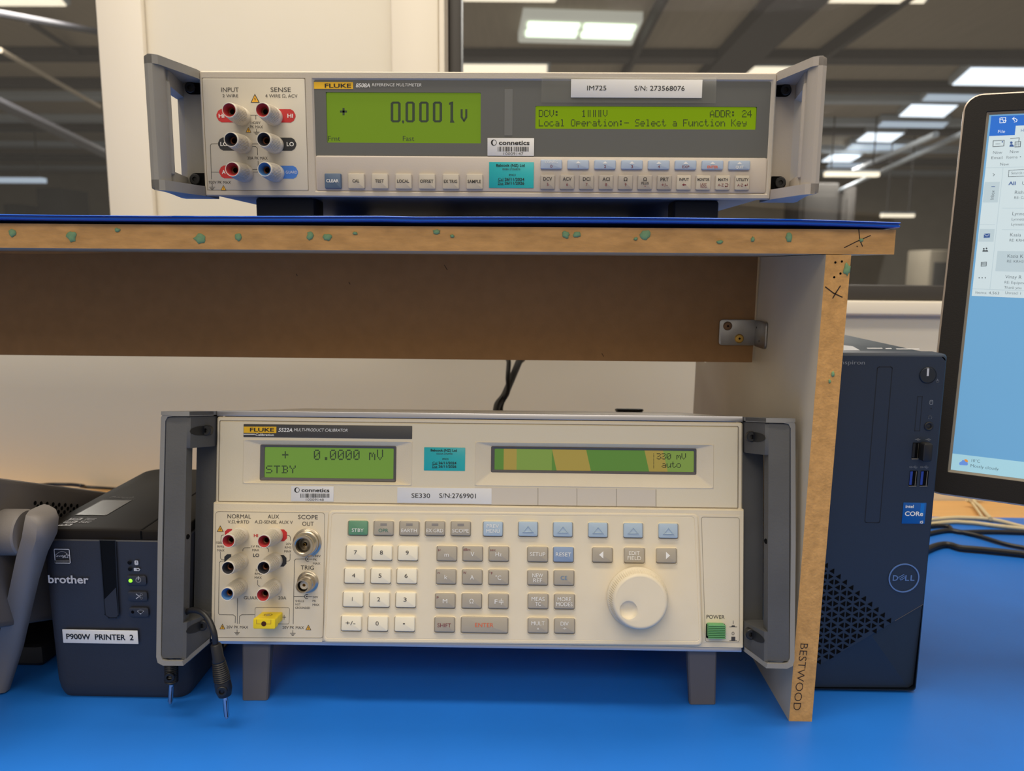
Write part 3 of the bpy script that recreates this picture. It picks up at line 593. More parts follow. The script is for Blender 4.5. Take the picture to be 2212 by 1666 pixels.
for cx, cy, s, wd in ((718.9, 391, 'CLEAR', 26.5), (769.5, 391.2, 'CAL', 15), (820.4, 391.4, 'TEST', 19), (871.5, 391.7, 'LOCAL', 26), (922.5, 391.9, 'OFFSET', 29), (973.9, 392.2, 'EX TRIG', 29), (1025.2, 392.4, 'SAMPLE', 29)):
    blue = s == 'CLEAR'; ukey(cx, cy, 35.6, 33, 'key_blue_dark' if blue else 'key_beige', [('t', s, cx-.7, cy-.4, wd, 6.6, 'white_print' if blue else DK, 1)], mm)
tops = ['CONFIG', '', '', '', '', '', '', '']; lows = ['0', '1', '2', '3', '4', 'EXP', 'ENTER', 'QUIT']
for j in range(8):
    cx = 1190.9+58.1*j; cy = 355+.25*j; it = []
    if j == 0: it.append(('t', 'CONFIG', cx, cy-5, 27, 5.6, 'white_print', 0))
    else: it.append(('p', [(cx-5.5, cy-2), (cx+5.5, cy-2), (cx, cy-7.4)], 'white_print'))
    mt = 'maroon' if j < 6 else ('orange' if j == 6 else 'white_print')
    it.append(('t', lows[j], cx, cy+4.3, [4.5, None, 4.5, 4.5, 4.5, 15, 23, 17][j], 5.8, mt, 1 if j > 5 else 0)); ukey(cx, cy, 46.5, 20.2, 'key_sky', it, mm)
for j, (a, c) in enumerate((('DCV', '5'), ('ACV', '6'), ('DCI', '7'), ('ACI', '8'), ('Ω', '9'), ('Ω', ''), ('PRT', '+/-'), ('INPUT', '<'), ('MONITOR', ''), ('MATH', 'A-Z'), ('UTILITY', 'A-Z'))):
    cx = 1183+42.08*j; cy = 393.4+.17*j; ty = cy-7; it = [('t', a, cx, ty, [19, 19, 16, 16, 8, 8, 18, 21, 26, 21, 26.5][j], 7.6 if j < 7 else 5.8, DK if j != 6 else DK, 1)]
    if c and c not in '<' and j < 9: it.append(('t', c, cx, cy+5, 14 if c == '+/-' else None, 6.8, 'maroon', 0))
    if j == 5: it += [('t', 'PLUS', cx, cy+1.5, 16, 5.2, DK, 1), ('t', '•', cx, cy+8, 3, 4, 'maroon')]
    if j == 7: it += [('p', [(cx-4.5, cy+4.7), (cx, cy+1.7), (cx, cy+7.7)], 'maroon'), ('p', [(cx-.5, cy+3.6), (cx+4.5, cy+3.6), (cx+4.5, cy+5.8), (cx-.5, cy+5.8)], 'maroon')]
    if j == 8: it += [('t', 'LAST', cx, cy+3.2, 14, 5, 'maroon'), ('t', 'RDG', cx, cy+8.8, 12.5, 5, 'maroon')]
    if j == 9: it.append(('t', 'A-Z', cx-5, cy+5, 12.5, 5.6, 'maroon'))
    if j == 10: it.append(('t', 'A-Z', cx-5, cy+5, 12.5, 5.6, 'maroon'))
    ex = None
    if j == 9: ex = lambda b, h, cx=cx, cy=cy: (b.line(UF, [(cx+5, cy+2), (cx+9, cy+1.6), (cx+11, cy+4), (cx+10, cy+7.5), (cx+5.5, cy+7.8)], 1.1, 'maroon', h), b.pflat(UF, [(cx+4, cy+7.8), (cx+7, cy+5.4), (cx+7, cy+10)], 'maroon', h))
    if j == 10: ex = lambda b, h, cx=cx, cy=cy: (b.line(UF, [(cx+10.5, cy+2), (cx+10.5, cy+5.5), (cx+6, cy+5.5)], 1.1, 'maroon', h), b.pflat(UF, [(cx+4, cy+5.5), (cx+7.5, cy+3), (cx+7.5, cy+8)], 'maroon', h))
    ukey(cx, cy, 31.4, 31.8, 'key_grey' if j < 7 else 'key_beige', it, mm, extra=ex)
# stickers
def logo_sticker(fr, x0, y0, x1, y1, num, parent, h, bars):
    b = MB(); q = uvr(fr, x0, y0, x1, y1, h); b.slab(fr, *q, h-.0002, h, 'label_white', .0003, .00005); W_ = x1-x0; Hh = y1-y0; X = lambda f: x0+W_*f; Y = lambda f: y0+Hh*f
    u, v = fr.at(X(.135), Y(.26), h); k = fr.mpp(X(.1), Y(.2), h)[0]; r = W_*.062*k
    pts = [(u+r*math.cos(math.radians(a)), v+r*math.sin(math.radians(a))) for a in range(110, 251, 20)]+[(u+r*.2+r*.62*math.cos(math.radians(a)), v+r*.86*math.sin(math.radians(a))) for a in range(250, 109, -20)]
    b.flat(fr, pts, 'label_black', h+H0)
    arc = [(u+r*.95*math.cos(math.radians(a)), v+r*.95*math.sin(math.radians(a))) for a in range(-110, 111, 20)]; b.line(fr, arc, r*.16, 'label_black', h, uv=True)
    b.text(fr, 'connetıcs'.replace('ı', 'i'), X(.575), Y(.265), W_*.66, Hh*.24, 'label_black', h, bold=1)
    rnd = random.Random(bars); x = .22
    while x < .90:
        wd = rnd.choice((.007, .007, .014, .021)); b.pflat(fr, [(X(x), Y(.49)), (X(x+wd), Y(.49)), (X(x+wd), Y(.755)), (X(x), Y(.755))], 'label_black', h); x += wd+rnd.choice((.008, .012, .018))
    b.text(fr, num, X(.56), Y(.875), W_*.42, Hh*.145, 'label_black', h, bold=2); return b.build('asset_sticker', parent)
def teal_sticker(fr, x0, y0, x1, y1, parent, h, sub, serial):
    b = MB(); b.slab(fr, *uvr(fr, x0, y0, x1, y1, h), h-.0002, h, 'teal', .0003, .00005); W_ = x1-x0; Hh = y1-y0; X = lambda f: x0+W_*f; Y = lambda f: y0+Hh*f
    b.text(fr, 'Babcock (NZ) Ltd', X(.48), Y(.13), W_*.64, Hh*.10, 'label_black', h, bold=1); b.text(fr, sub, X(.5), Y(.28), W_*.40, Hh*.07, 'dark_print', h)
    b.text(fr, serial, X(.52), Y(.50), W_*.15, Hh*.07, 'label_black', h)
    for yy, a, d in ((.665, 'Cal', '26/11/2024'), (.81, 'Due', '26/11/2026')):
        b.text(fr, a, X(.26), Y(yy), W_*.115, Hh*.10, 'label_black', h); b.line(fr, [(X(.195), Y(yy+.065)), (X(.325), Y(yy+.065))], .8, 'label_black', h); b.text(fr, d, X(.57), Y(yy), W_*.44, Hh*.105, 'label_black', h, bold=1)
    return b.build('calibration_sticker', parent)
logo_sticker(UF, 1053, 298, 1153.4, 337, '10009147', mm, -.0008, 3)
teal_sticker(UF, 1056.5, 349.8, 1152.7, 406.5, mm, -.0001, '8508A-273568076', '89421')
b = MB(); q = uvr(UF, 1170, 166, 1546, 223, .0004); b.slab(UF, *q, .0002, .0003, 'clear_tape', .0003, .00002); b.build('clear_tape', mm)
b = MB(); q = uvr(UF, 1233.8, 171, 1516, 211.7, .0008); b.slab(UF, *q, .0004, .0008, 'label_white', .0002, .00005); b.text(UF, 'IM725', 1289, 190.3, 41.5, 10, 'label_black', .0008, bold=0); b.text(UF, 'S/N: 273568076', 1424.6, 190.8, 108.5, 10.2, 'label_black', .0008); b.build('asset_label', mm)
# handles
def uhandle(sx, X, mat):
    """X(d): world x at outward distance d from the corner; plan pts are (outward, depth)"""
    z0, z1 = UZ0, UZ1
    def prism(pl, za, zb, c=.0012, rnd=False):
        lv = [(za, .965), (za+c, 1), (zb-c, 1), (zb, .965)]
        if rnd: lv = [(z_, 1) for z_ in sorted({za, zb} | {z_ for z_ in [z0+.0001+d_ for d_ in (.0004, .0012, .0026, .0050)]+[z1-.0001-d_ for d_ in (.0004, .0012, .0026, .0050)] if za < z_ < zb})]
        loops = []
        for z, f in lv:
            lim = 9
            if rnd:
                e = min(abs(z-z0), abs(z1-z), .0050); lim = .0205-.0050+math.sqrt(max(0, .0050**2-(.0050-e)**2))
            q_ = [(min(a, lim) if y < .60 else a, y) for a, y in pl]; pts = [(X(a), y) for a, y in q_]; cx = sum(p[0] for p in pts)/len(pts); cy = sum(p[1] for p in pts)/len(pts)
            loops.append(([(cx+(x-cx)*f, cy+(y-cy)*f) for x, y in pts], z))
        b.loft(XY, loops, mat, True, True)
    b = MB()
    prism([(.0098, .5660), (.0112, .5600), (.0132, .5566), (.0160, .5560), (.0190, .5575), (.0203, .5610), (.0203, .5700), (.0160, .5740), (.0110, .5720)], z0+.0001, z1-.0001, .0022, True)
    top = [(-.0003, .5995), (.0100, .5590), (.0132, .5566), (.0160, .5560), (.0190, .5575), (.0203, .5610), (.0215, .5740), (.0262, .6210), (.0262, .6300), (-.0003, .6300)]
    prism(top, z1-.0062, z1, rnd=True); prism(top, z0, z0+.0072, rnd=True)
    up = [(.0180, .6170), (.0104, .5750), (.0150, .5730), (.0205, .5735), (.0262, .6210), (.0262, .6290), (.0180, .6290)]
    prism(up, z1-.0165, z1-.005); prism(up, z0+.005, z0+.0150)
    prism([(-.0003, .6150), (.0175, .6150), (.0190, .6165), (.0262, .6240), (.0262, .6300), (-.0003, .6300)], z0+.003, z1-.003, .0005)
    o = b.build('handle', mm)
    b2 = MB(); b2.lathe((X(.0124), .5745, z0+.0120), (0, 0, 1), [(.0012, 0), (.0027, .0012), (.0029, .004), (.0029, z1-z0-.029), (.0024, z1-z0-.0262), (.0010, z1-z0-.0255)], mat, 16); b2.build('grip_ridge', o)
    for zz in (z1-.0098, z0+.0136):
        b3 = MB(); f = XZ(.6150); u = X(.0098 if sx > 0 else .0112); a, c = sorted((X(0), u+sx*.0048))
        b3.flat(f, rr(a, zz-.0048, c, zz+.0048, .0046, 6), 'hole_black', .0003); b3.lathe(f.P(u, zz, 0), f.ez, [(.0040, 0), (.0040, .0026), (.0036, .0030), (.0018, .0030), (.0016, .0015), (.0001, .0015)], 'black', 24); b3.build('screw', o)
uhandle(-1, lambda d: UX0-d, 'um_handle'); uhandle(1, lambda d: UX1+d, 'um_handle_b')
# ================================================================ multi-product calibrator
TT = math.radians(9.86); P0 = oy(1035, 1400, .594); P0.x = 0
LF = Fr(P0, (1, 0, 0), (0, math.sin(TT), math.cos(TT)))
a_ = LF.at(466, 895); c_ = LF.at(1603, 905); d_ = LF.at(1604, 1407); e_ = LF.at(462, 1393)
LU0, LU1 = (a_[0]+e_[0])/2, (c_[0]+d_[0])/2; LV0 = (d_[1]+e_[1])/2; LV1 = (a_[1]+c_[1])/2+.0025
cal = thing('multi_product_calibrator', (-.038, .7, 0), 'large beige calibrator with keypad and round knob standing on the blue mat', 'calibrator')
b = MB(); b.slab(LF, LU0+.002, LV0+.001, LU1-.002, LV1-.0005, -.245, -.012, 'cal_strip', .002, .001); b.build('chassis', cal)
def upx(x, y, h=0): return LF.at(x, y, h)
# aluminium strips above and below the front
b = MB(); vt = LF.at(1035, 905)[1]; b.slab(LF, LU0, vt, LU1, LV1, -.02, 0, 'alum', .0006, .0003); b.build('top_strip', cal)
vb = LF.at(1035, 1391)[1]; b = MB(); b.slab(LF, LU0, LV0, LU1, vb, -.02, 0, 'alum', .0006, .0003); b.build('bottom_strip', cal)
# front bezel: upper part flush, lower part 2 mm proud
vs_ = LF.at(1035, 1094)[1]
D1 = quadr(LF, (525, 951), (891, 951), (891, 1047.7), (525, 1047.7)); D2 = quadr(LF, (1025.3, 953.8), (1541.8, 960), (1541.8, 1056.7), (1026, 1050))
I1 = quadr(LF, (562, 961), (856.5, 963), (856, 1040.4), (562, 1039), -.004); I2 = quadr(LF, (1060.6, 963.3), (1504.6, 969.5), (1504, 1026), (1060.6, 1020.5), -.004)
C1 = quadr(LF, (572, 966.3), (851, 968.5), (850, 1033.8), (572, 1032.5), -.005); C2 = quadr(LF, (1068.2, 969.3), (1498.9, 974.5), (1498.5, 1020), (1068.5, 1014.8), -.005)
b = MB()
b.loft(LF, [(rr(LU0+.0004, vs_-.002, LU1-.0004, vt-.0006, .002), -.018), (rr(LU0, vs_-.002, LU1, vt-.0006, .002), -.0012), (rr(LU0+.0012, vs_-.001, LU1-.0012, vt-.0018, .0015), 0)], 'cal_body', False, False)
R = (LU0+.0012, vs_-.001, LU1-.0012, vt-.0018); Pn = quadr(LF, (472.7, 909.6), (1595.7, 918.9), (1596, 1098), (471, 1087))
def ring(fr, o, i, w, mat, ro=.0002, ri=.0002, w2=None): b.loft(fr, [(rr(*o, ro), w), (rr(*i, ri), w if w2 is None else w2)], mat, False, False)
ring(LF, R, Pn, 0, 'cal_body', .0008, .0014); g1 = tuple(x+s*.0006 for x, s in zip(Pn, (1, 1, -1, -1))); g2 = tuple(x+s*.0012 for x, s in zip(Pn, (1, 1, -1, -1)))
ring(LF, Pn, g1, 0, 'groove', .0014, .0012, -.0006); ring(LF, g1, g2, -.0006, 'cal_upper', .0012, .0010, .0004)
holes(LF, g2, [D1, D2], 'cal_upper', .0004)
for D, I, C in ((D1, I1, C1), (D2, I2, C2)):
    ring(LF, D, tuple(x+s*.0006 for x, s in zip(D, (1, 1, -1, -1))), .0004, 'cal_body', .0001, .0018, .0009); D_ = tuple(x+s*.0006 for x, s in zip(D, (1, 1, -1, -1))); ring(LF, D_, I, .0009, 'cal_body', .0018, .0012, -.0035)
bez = b.build('front_bezel', cal)
dm = []
for nm, I, C, mt in (('main_display', I1, C1, 'cal_lcd'), ('menu_display', I2, C2, 'stain_green')):
    b = MB(); ring(LF, I, tuple(x+s*.0006 for x, s in zip(I, (1, 1, -1, -1))), -.0035, 'cal_lcd_frame', .0012, .0010, -.0028); i2 = tuple(x+s*.0006 for x, s in zip(I, (1, 1, -1, -1)))
    ring(LF, i2, C, -.0028, 'cal_lcd_frame', .001, .0008, -.0040); ring(LF, C, C, -.0040, 'cal_lcd_frame', .0008, .0008, -.0052); f = b.build('display_frame', bez)
    b = MB(); b.flat(LF, [(C[0], C[1]), (C[2], C[1]), (C[2], C[3]), (C[0], C[3])], mt, -.005); h = -.005
    if nm == 'menu_display':
        for x0, x1, mt_ in ((1068, 1088, 'stain_green'), (1088, 1116, 'stain_amber'), (1116, 1192, 'stain_lime'), (1192, 1266, 'stain_amber'), (1266, 1392, 'stain_green'), (1392, 1432, 'stain_amber'), (1432, 1499, 'stain_lime')):
            U_ = [LF.at(min(max(x, 1068), 1498.9), 992, -.005)[0] for x in (x0, x1)]; k_ = [C[0] if x0 == 1068 else U_[0], C[2] if x1 == 1499 else U_[1]]; sl = 0 if x0 < 1190 else .004
            b.flat(LF, [(k_[0]+(sl if x0 != 1068 else 0), C[1]), (k_[1]+(sl if x1 != 1499 else 0), C[1]), (k_[1], C[3]), (k_[0], C[3])], mt_, -.005+H0*.5)
    if nm == 'main_display':
        b.dots(LF, '0', 678, 971.5, 17, 2.75, 3.25, 'lcd_dark', h); b.dots(LF, '.', 699, 971.5, 17, 2.75, 3.25, 'lcd_dark', h); b.dots(LF, '0000 mV', 712.7, 971.5, 16.9, 2.75, 3.25, 'lcd_dark', h)
        b.dots(LF, '+', 609.5, 972, 17, 2.75, 3.1, 'lcd_dark', h); b.dots(LF, 'STBY', 574.8, 1006, 16.9, 2.75, 2.4, 'lcd_dark', h)
    else:
        b.dots(LF, '330 mV', 1418.5, 979.5, 10.7, 1.95, 1.9, 'lcd_black', h); b.dots(LF, ' auto', 1418.5, 997.5, 10.7, 1.95, 1.9, 'lcd_black', h)
        for k in range(11): b.pflat(LF, [(1411.2, 980+3*k), (1412.8, 980+3*k), (1412.8, 981.6+3*k), (1411.2, 981.6+3*k)], 'lcd_black', h)
    b.build(nm, f)
b = MB(); b.slab(LF, *quadr(LF, (526.7, 917), (890.5, 919.5), (890.5, 948), (526.5, 945)), .0003, .0007, 'cal_name', .0004, .0001); h = .0007
b.pflat(LF, [(526.7, 921.8), (597.2, 922), (597, 935.6), (526.7, 935.2)], 'yellow_tag', h); b.text(LF, 'FLUKE', 566, 928.5, 52, 7.8, 'label_black', h+H0, bold=1); b.text(LF, '5522A', 616.7, 929, 30.8, 8, 'white_print', h, bold=1, shear=.2)
b.text(LF, 'MULTI-PRODUCT CALIBRATOR', 693, 929.2, 116, 6.3, 'white_print', h, shear=.2); b.text(LF, 'Calibration', 572, 939.4, 40, 4.6, 'white_print', h, bold=1); b.line(LF, [(527, 938.3), (550, 938.4)], 1.6, 'white_print', h); b.build('nameplate', cal)
b = MB(); b.flat(LF, [LF.at(1026, 1053), LF.at(1416, 1057.5), LF.at(1416, 1094), LF.at(1026, 1090)], 'cal_strip', .0006)
for x in (1162, 1246.3, 1331.8, 1417.2): b.line(LF, [(x, 1053+(x-1026)*.012), (x, 1090+(x-1026)*.012)], 1.0, 'groove', .0006)
b.build('softkey_label_strip', cal)
logo_sticker(LF, 629, 1050, 720.4, 1083.8, '10009148', cal, .0008, 5); teal_sticker(LF, 916.3, 966.3, 1004.4, 1017.6, cal, .0007, '5522A-2769901', '89425')
b = MB(); b.slab(LF, *quadr(LF, (858, 1053.5), (1062, 1055), (1062, 1089), (858, 1086.8), .0009), .0004, .0009, 'label_white', .0003, .0001); b.text(LF, 'SE330', 909, 1071, 40, 9.5, 'label_black', .0009); b.text(LF, 'S/N:2769901', 988.5, 1071.3, 79, 10, 'label_black', .0009); b.build('asset_label', cal)
# lower front plate
FH = .0022
b = MB(); vl1 = LF.at(1035, 1093, FH)[1]; b.loft(LF, [(rr(LU0-.0002, vb, LU1+.0002, vl1+.0015, .0006), -.016), (rr(LU0-.0012, vb+.0002, LU1+.0010, vl1, .001), .0006), (rr(LU0-.0004, vb+.0010, LU1+.0002, vl1-.0012, .0006), FH)], 'cal_body', False, True); low = b.build('lower_front', cal)
# terminal panel
b = MB(); h = FH+.0004; h0 = h
pts = [LF.at(*p, h) for p in ((463, 1103.5), (709.5, 1106.5), (696, 1387), (460.5, 1385))]; b.loft(LF, [(pts, FH), (pts, h)], 'cal_panel', False, True)
def gro(px, wpx, h, fr=LF, mat='groove'): b.line(fr, px, wpx, mat, h, closed=True)
def rpx(q, r=7, n=3):
    """rounded outline through four px corners"""
    out = []
    for i in range(4):
        a, p, c = [Vector(q[(i+k-1) % 4]) for k in range(3)]; d1 = (a-p).normalized()*r; d2 = (c-p).normalized()*r
        for k in range(n+1):
            t = k/n; out.append(tuple(p+d1*(1-t)**2+d2*t*t))
    return out
gro(rpx([(466, 1105.3), (701.3, 1107.7), (698.6, 1378.3), (463, 1377.4)]), 1.0, h)
T = 'dark_print'
def tx(s, x0, x1, y0, y1, mat=T, bold=0): b.text(LF, s, 440+(x0+x1)/2/5.376, 1090+(y0+y1)/2/5.376, (x1-x0)/5.376, (y1-y0)/5.376, mat, h, bold=bold)
tx('NORMAL', 277, 550, 115, 162); tx('V,Ω,', 280, 375, 183, 218); tx(',RTD', 420, 528, 185, 220); ground(b, LF, 440+400/5.376, 1090+197/5.376, 7, h=h); tx('AUX', 745, 877, 118, 163); tx('A,Ω-SENSE, AUX V', 593, 1035, 187, 222); tx('SCOPE', 1097, 1325, 122, 170); tx('OUT', 1145, 1278, 200, 248); tx('TRIG', 1128, 1280, 710, 758)
tx('HI', 583, 632, 343, 378, 'red_pad', 1); tx('LO', 575, 645, 570, 608, T, 1)
for s, x0, x1, y0, y1 in (('1000V', 145, 250, 430, 456), ('RMS', 160, 238, 476, 500), ('MAX', 158, 242, 519, 545), ('1V PK', 557, 655, 474, 500), ('MAX', 565, 645, 517, 543), ('20V', 955, 1020, 445, 470), ('RMS', 943, 1020, 487, 512), ('MAX', 937, 1018, 531, 557), ('20A', 600, 664, 750, 775), ('RMS', 595, 672, 792, 818), ('MAX', 592, 675, 836, 862), ('GUARD', 467, 670, 1066, 1103), ('20A', 867, 960, 1067, 1103),
    ('150V', 1272, 1360, 586, 610), ('PK', 1272, 1315, 628, 652), ('MAX', 1270, 1355, 673, 697), ('20V', 1265, 1330, 1064, 1088), ('PK', 1265, 1308, 1108, 1132), ('MAX', 1265, 1345, 1152, 1178), ('SHELLS', 1065, 1165, 1110, 1133), ('NOT', 1065, 1123, 1149, 1172), ('GROUNDED', 1063, 1237, 1189, 1213), ('20V PK MAX', 265, 518, 1409, 1440), ('20V PK MAX', 915, 1165, 1413, 1445)): tx(s, x0, x1, y0, y1)
q5 = lambda *p: [(440+x/5.376, 1090+y/5.376) for x, y in p]
warn(b, LF, 440+193/5.376, 1090+283/5.376, 15, True, h); warn(b, LF, 440+218/5.376, 1090+1420/5.376, 12.8, False, h); warn(b, LF, 440+1216/5.376, 1090+1430/5.376, 12.8, False, h)
ground(b, LF, 440+388/5.376, 1090+1488/5.376, 10, h=h); ground(b, LF, 440+1035/5.376, 1090+1496/5.376, 10, h=h)
for q in (q5((232, 352), (210, 360), (203, 375), (200, 425)), q5((195, 550), (195, 620), (205, 638), (240, 642)), q5((250, 655), (200, 658), (183, 675), (172, 1262), (185, 1280), (345, 1283), (368, 1300), (366, 1375)), q5((393, 1090), (390, 1385)), q5((595, 1280), (440, 1282), (418, 1298), (413, 1385)),
          q5((540, 502), (475, 504), (457, 520), (455, 540)), q5((670, 500), (735, 504), (752, 520), (755, 548)), q5((965, 358), (995, 362), (1008, 380), (1010, 420)), q5((1005, 570), (1003, 640), (990, 656), (955, 658)), q5((628, 880), (627, 930), (640, 948), (655, 950)),
          q5((1180, 634), (1070, 634), (1054, 650), (1040, 1388)), q5((1195, 634), (1262, 636)), q5((1045, 1068), (1172, 1068)), q5((1197, 1070), (1258, 1070)), q5((915, 1307), (955, 1308)), q5((935, 1285), (935, 1335))): b.line(LF, q, 1.0, T, h)
for cx, cy in ((1207, 635), (1197, 1070)):
    px, py = 440+cx/5.376, 1090+cy/5.376; b.line(LF, [(px+4.6*math.cos(math.radians(a)), py+4.6*math.sin(math.radians(a))) for a in range(60, 301, 20)], 1.2, T, h); u, v = LF.at(px, py, h); b.flat(LF, circ(u, v, .0006, 12), T, h+H0)
gro(rpx([(551, 1312.4), (625.6, 1312.8), (624.6, 1348.3), (550.4, 1348)], 4), 1.0, h)
def dpad(x0, x1, y0, y1, side, mat):
    q = [(x0, y0), (x1-(x1-x0)*.4, y0), (x1, y0+(y1-y0)*.25), (x1, y1-(y1-y0)*.25), (x1-(x1-x0)*.4, y1), (x0, y1)]
    if side == 'l': q = [(x0+x1-x, y) for x, y in q]
    b.pflat(LF, q5(*q), mat, h)
dpad(246, 330, 284, 400, 'l', 'red_pad'); dpad(880, 968, 290, 428, 'r', 'red_pad'); dpad(240, 320, 578, 700, 'l', 'black_pad'); dpad(880, 962, 587, 722, 'r', 'black_pad')
b.build('terminal_panel', cal)
for x, y, mt in ((298, 420, 'insert_red'), (710, 424, 'insert_red'), (293, 732, 'insert_black'), (705, 730, 'insert_black'), (285, 1035, 'insert_blue'), (698, 1045, 'insert_red')): post(LF, 440+x/5.376, 1090+y/5.376, mt, cal, h=.0275, R=.0065, r=.0053, w0=FH)
def coax(tx_, ty_, hh, prof, name, rin, ptfe, parent, threads=None):
    u, v = LF.at(tx_, ty_, hh); o = LF.P(u, v, FH); b = MB(); b.lathe(o, LF.ez, prof, 'steel', 40, cap=False); p = b.build(name, parent)
    b = MB(); b.lathe(o, LF.ez, [(rin, hh-.0035), (rin, .004), (.0001, .004)], 'steel_dark', 32, cap=False)
    b.lathe(o, LF.ez, [(rin*.78, .0042), (rin*.78, hh-.006 if ptfe else .006), (rin*.30, hh-.0055 if ptfe else .0065), (rin*.26, .008)], 'ptfe' if ptfe else 'steel_dark', 28, cap=False); b.lathe(o, LF.ez, [(.0011, .004), (.0011, hh-.0062), (.0006, hh-.0058), (.0005, hh-.009)], 'gold', 16, cap=False); b.build('socket', p)
coax(654.8, 1178.4, .0145, [(.0118, 0), (.0118, .0012), (.0110, .0016), (.0102, .0022), (.0100, .004), (.0092, .0042)]+[(.0086+.0004*(k % 2), .0045+.0006*k) for k in range(10)]+[(.0084, .0108), (.0084, .0136), (.0080, .0142), (.0066, .0142), (.0058, .0136), (.0056, .0110)], 'type_n_connector', .0056, False, cal)
coax(653.9, 1266.7, .0175, [(.0088, 0), (.0088, .001), (.0080, .0014), (.0074, .002), (.0068, .0022)]+[(.0062+.0003*(k % 2), .003+.0007*k) for k in range(8)]+[(.0056, .0090), (.0054, .0168), (.0052, .0172), (.0046, .0172), (.0044, .0165), (.0044, .0140)], 'bnc_connector', .0044, True, cal)
# keypad plate, leaning slightly out of the front
kt = TT+math.radians(3.0); ptop = LF.P(0, LF.at(1100, 1103, FH)[1], FH+.0006)
KF = Fr(ptop, (1, 0, 0), (0, math.sin(kt), math.cos(kt)))
b = MB(); kp = [KF.at(*p) for p in ((709.5, 1102), (1508.5, 1109.5), (1517.5, 1396), (697, 1389))]
def shr(q, d):
    cx = sum(p[0] for p in q)/4; cy = sum(p[1] for p in q)/4; return [(p[0]+d*(1 if p[0] < cx else -1), p[1]+d*(1 if p[1] < cy else -1)) for p in q]
def rq(q, r, n=3):
    out = []
    for i in range(4):
        a, p, c = [Vector(q[(i+k-1) % 4]) for k in range(3)]; d1 = (a-p).normalized()*r; d2 = (c-p).normalized()*r
        for k in range(n+1): t = k/n; out.append(tuple(p+d1*(1-t)**2+d2*t*t))
    return out
b.loft(KF, [(rq(kp, .004), -.009), (rq(kp, .004), -.0012), (rq(shr(kp, .0004), .004), -.0004), (rq(shr(kp, .0013), .0035), 0)], 'cal_body', False, False)
gi = [KF.at(*p) for p in ((716.2, 1108.6), (1500.4, 1116), (1512, 1386.5), (701.5, 1380.3))]
b.loft(KF, [(rq(shr(kp, .0013), .0035), 0), (rq(gi, .003), 0), (rq(shr(gi, .0003), .003), -.0003), (rq(shr(gi, .0006), .0028), -.0001)], 'cal_body', False, False); b.flat(KF, rq(shr(gi, .0006), .0028), 'cal_plate', -.0001)
KEYS = []
qd = lambda x, y: (700+x/5.144, 1100+y/5.144); qe = lambda x, y: (1100+x/4.096, 1100+y/4.096)
for s, x, y in (('STBY', 377, 210), ('OPR', 662, 212), ('EARTH', 948, 213), ('EX GRD', 1233, 214), ('SCOPE', 1519, 216)):
    cx, cy = qd(x, y); wd = {'STBY': 25.5, 'OPR': 21, 'EARTH': 33.5, 'EX GRD': 36, 'SCOPE': 35.5}[s]
    KEYS.append((cx, cy, 41.5, 30.5, 'ckey_green' if s == 'STBY' else 'ckey_grey', [('t', s, cx-.5, cy+4.8, wd, 7.4, 'teal_print' if s == 'OPR' else 'white_print')]+([] if s == 'STBY' else [('p', [(cx-7, cy-10.5), (cx+7, cy-10.5), (cx+7, cy-5), (cx-7, cy-5)], 'led_window')])))
cx, cy = qd(1877, 220); KEYS.append((cx, cy, 41.5, 31, 'ckey_sky', [('t', 'PREV', cx-.3, cy-6, 26.5, 7.3, 'white_print'), ('t', 'MENU', cx, cy+4.6, 29, 7.3, 'white_print')]))
for s, x, y in (('7', 357, 486), ('8', 645, 488), ('9', 932, 490), ('4', 337, 742), ('5', 630, 744), ('6', 920, 746), ('1', 322, 1004), ('2', 615, 1008), ('3', 908, 1011), ('+/-', 302, 1271), ('0', 598, 1275), ('•', 896, 1279)):
    cx, cy = qd(x, y); KEYS.append((cx, cy, 42.8, 31.8, 'ckey_cream', [('t', s, cx-1.5, cy-1, 21 if s == '+/-' else (4.5 if s == '•' else (None if s == '1' else 6.6)), 8.6, 'dark_print')]))
for s, t2, x, y in (('m', 'µ', 1365, 493), ('V', 'dBm', 1652, 495), ('Hz', 'sec', 1942, 497), ('k', 'n', 1357, 750), ('A', 'W', 1647, 753), ('°C', '°F', 1939, 757), ('M', 'p', 1347, 1018), ('Ω', '', 1641, 1020), ('F', '', 1937, 1023)):
    cx, cy = qd(x, y); it = [('t', s, cx-.5 if s != 'F' else cx-5, cy+(2.4 if s == 'm' else 1), {'m': 9, 'V': 8, 'Hz': 13, 'k': 6, 'A': 8, '°C': 12.5, 'M': 9.6, 'Ω': 8.5, 'F': 6}[s], 9, 'white_print')]
    if t2: it.append(('t', t2, cx-16.3+(3.5 if len(t2) == 3 else 0), cy-8.8, {'µ': 4.5, 'dBm': 15.5, 'sec': 12, 'n': 4, 'W': 7, '°F': 7, 'p': 4}[t2], 5.2, 'maroon'))
    KEYS.append((cx, cy, 42.2, 31.5, 'ckey_grey', it+([('g', cx+6, cy+1)] if s == 'F' else [])))
cx, cy = qd(1340, 1284); KEYS.append((cx, cy, 42.5, 32, 'ckey_grey', [('t', 'SHIFT', cx-.8, cy+1.3, 29.3, 8.2, 'maroon')]))
cx, cy = qd(1783, 1288); KEYS.append((cx, cy, 100.5, 33.5, 'ckey_grey', [('t', 'ENTER', cx-.5, cy, 39.5, 8.8, 'orange')]))
for x, y in ((167, 176), (475, 180), (786, 185), (1097, 189), (1408, 193)): cx, cy = qe(x, y); KEYS.append((cx, cy, 41, 31, 'ckey_sky', [('tri', cx, cy+1.3)]))
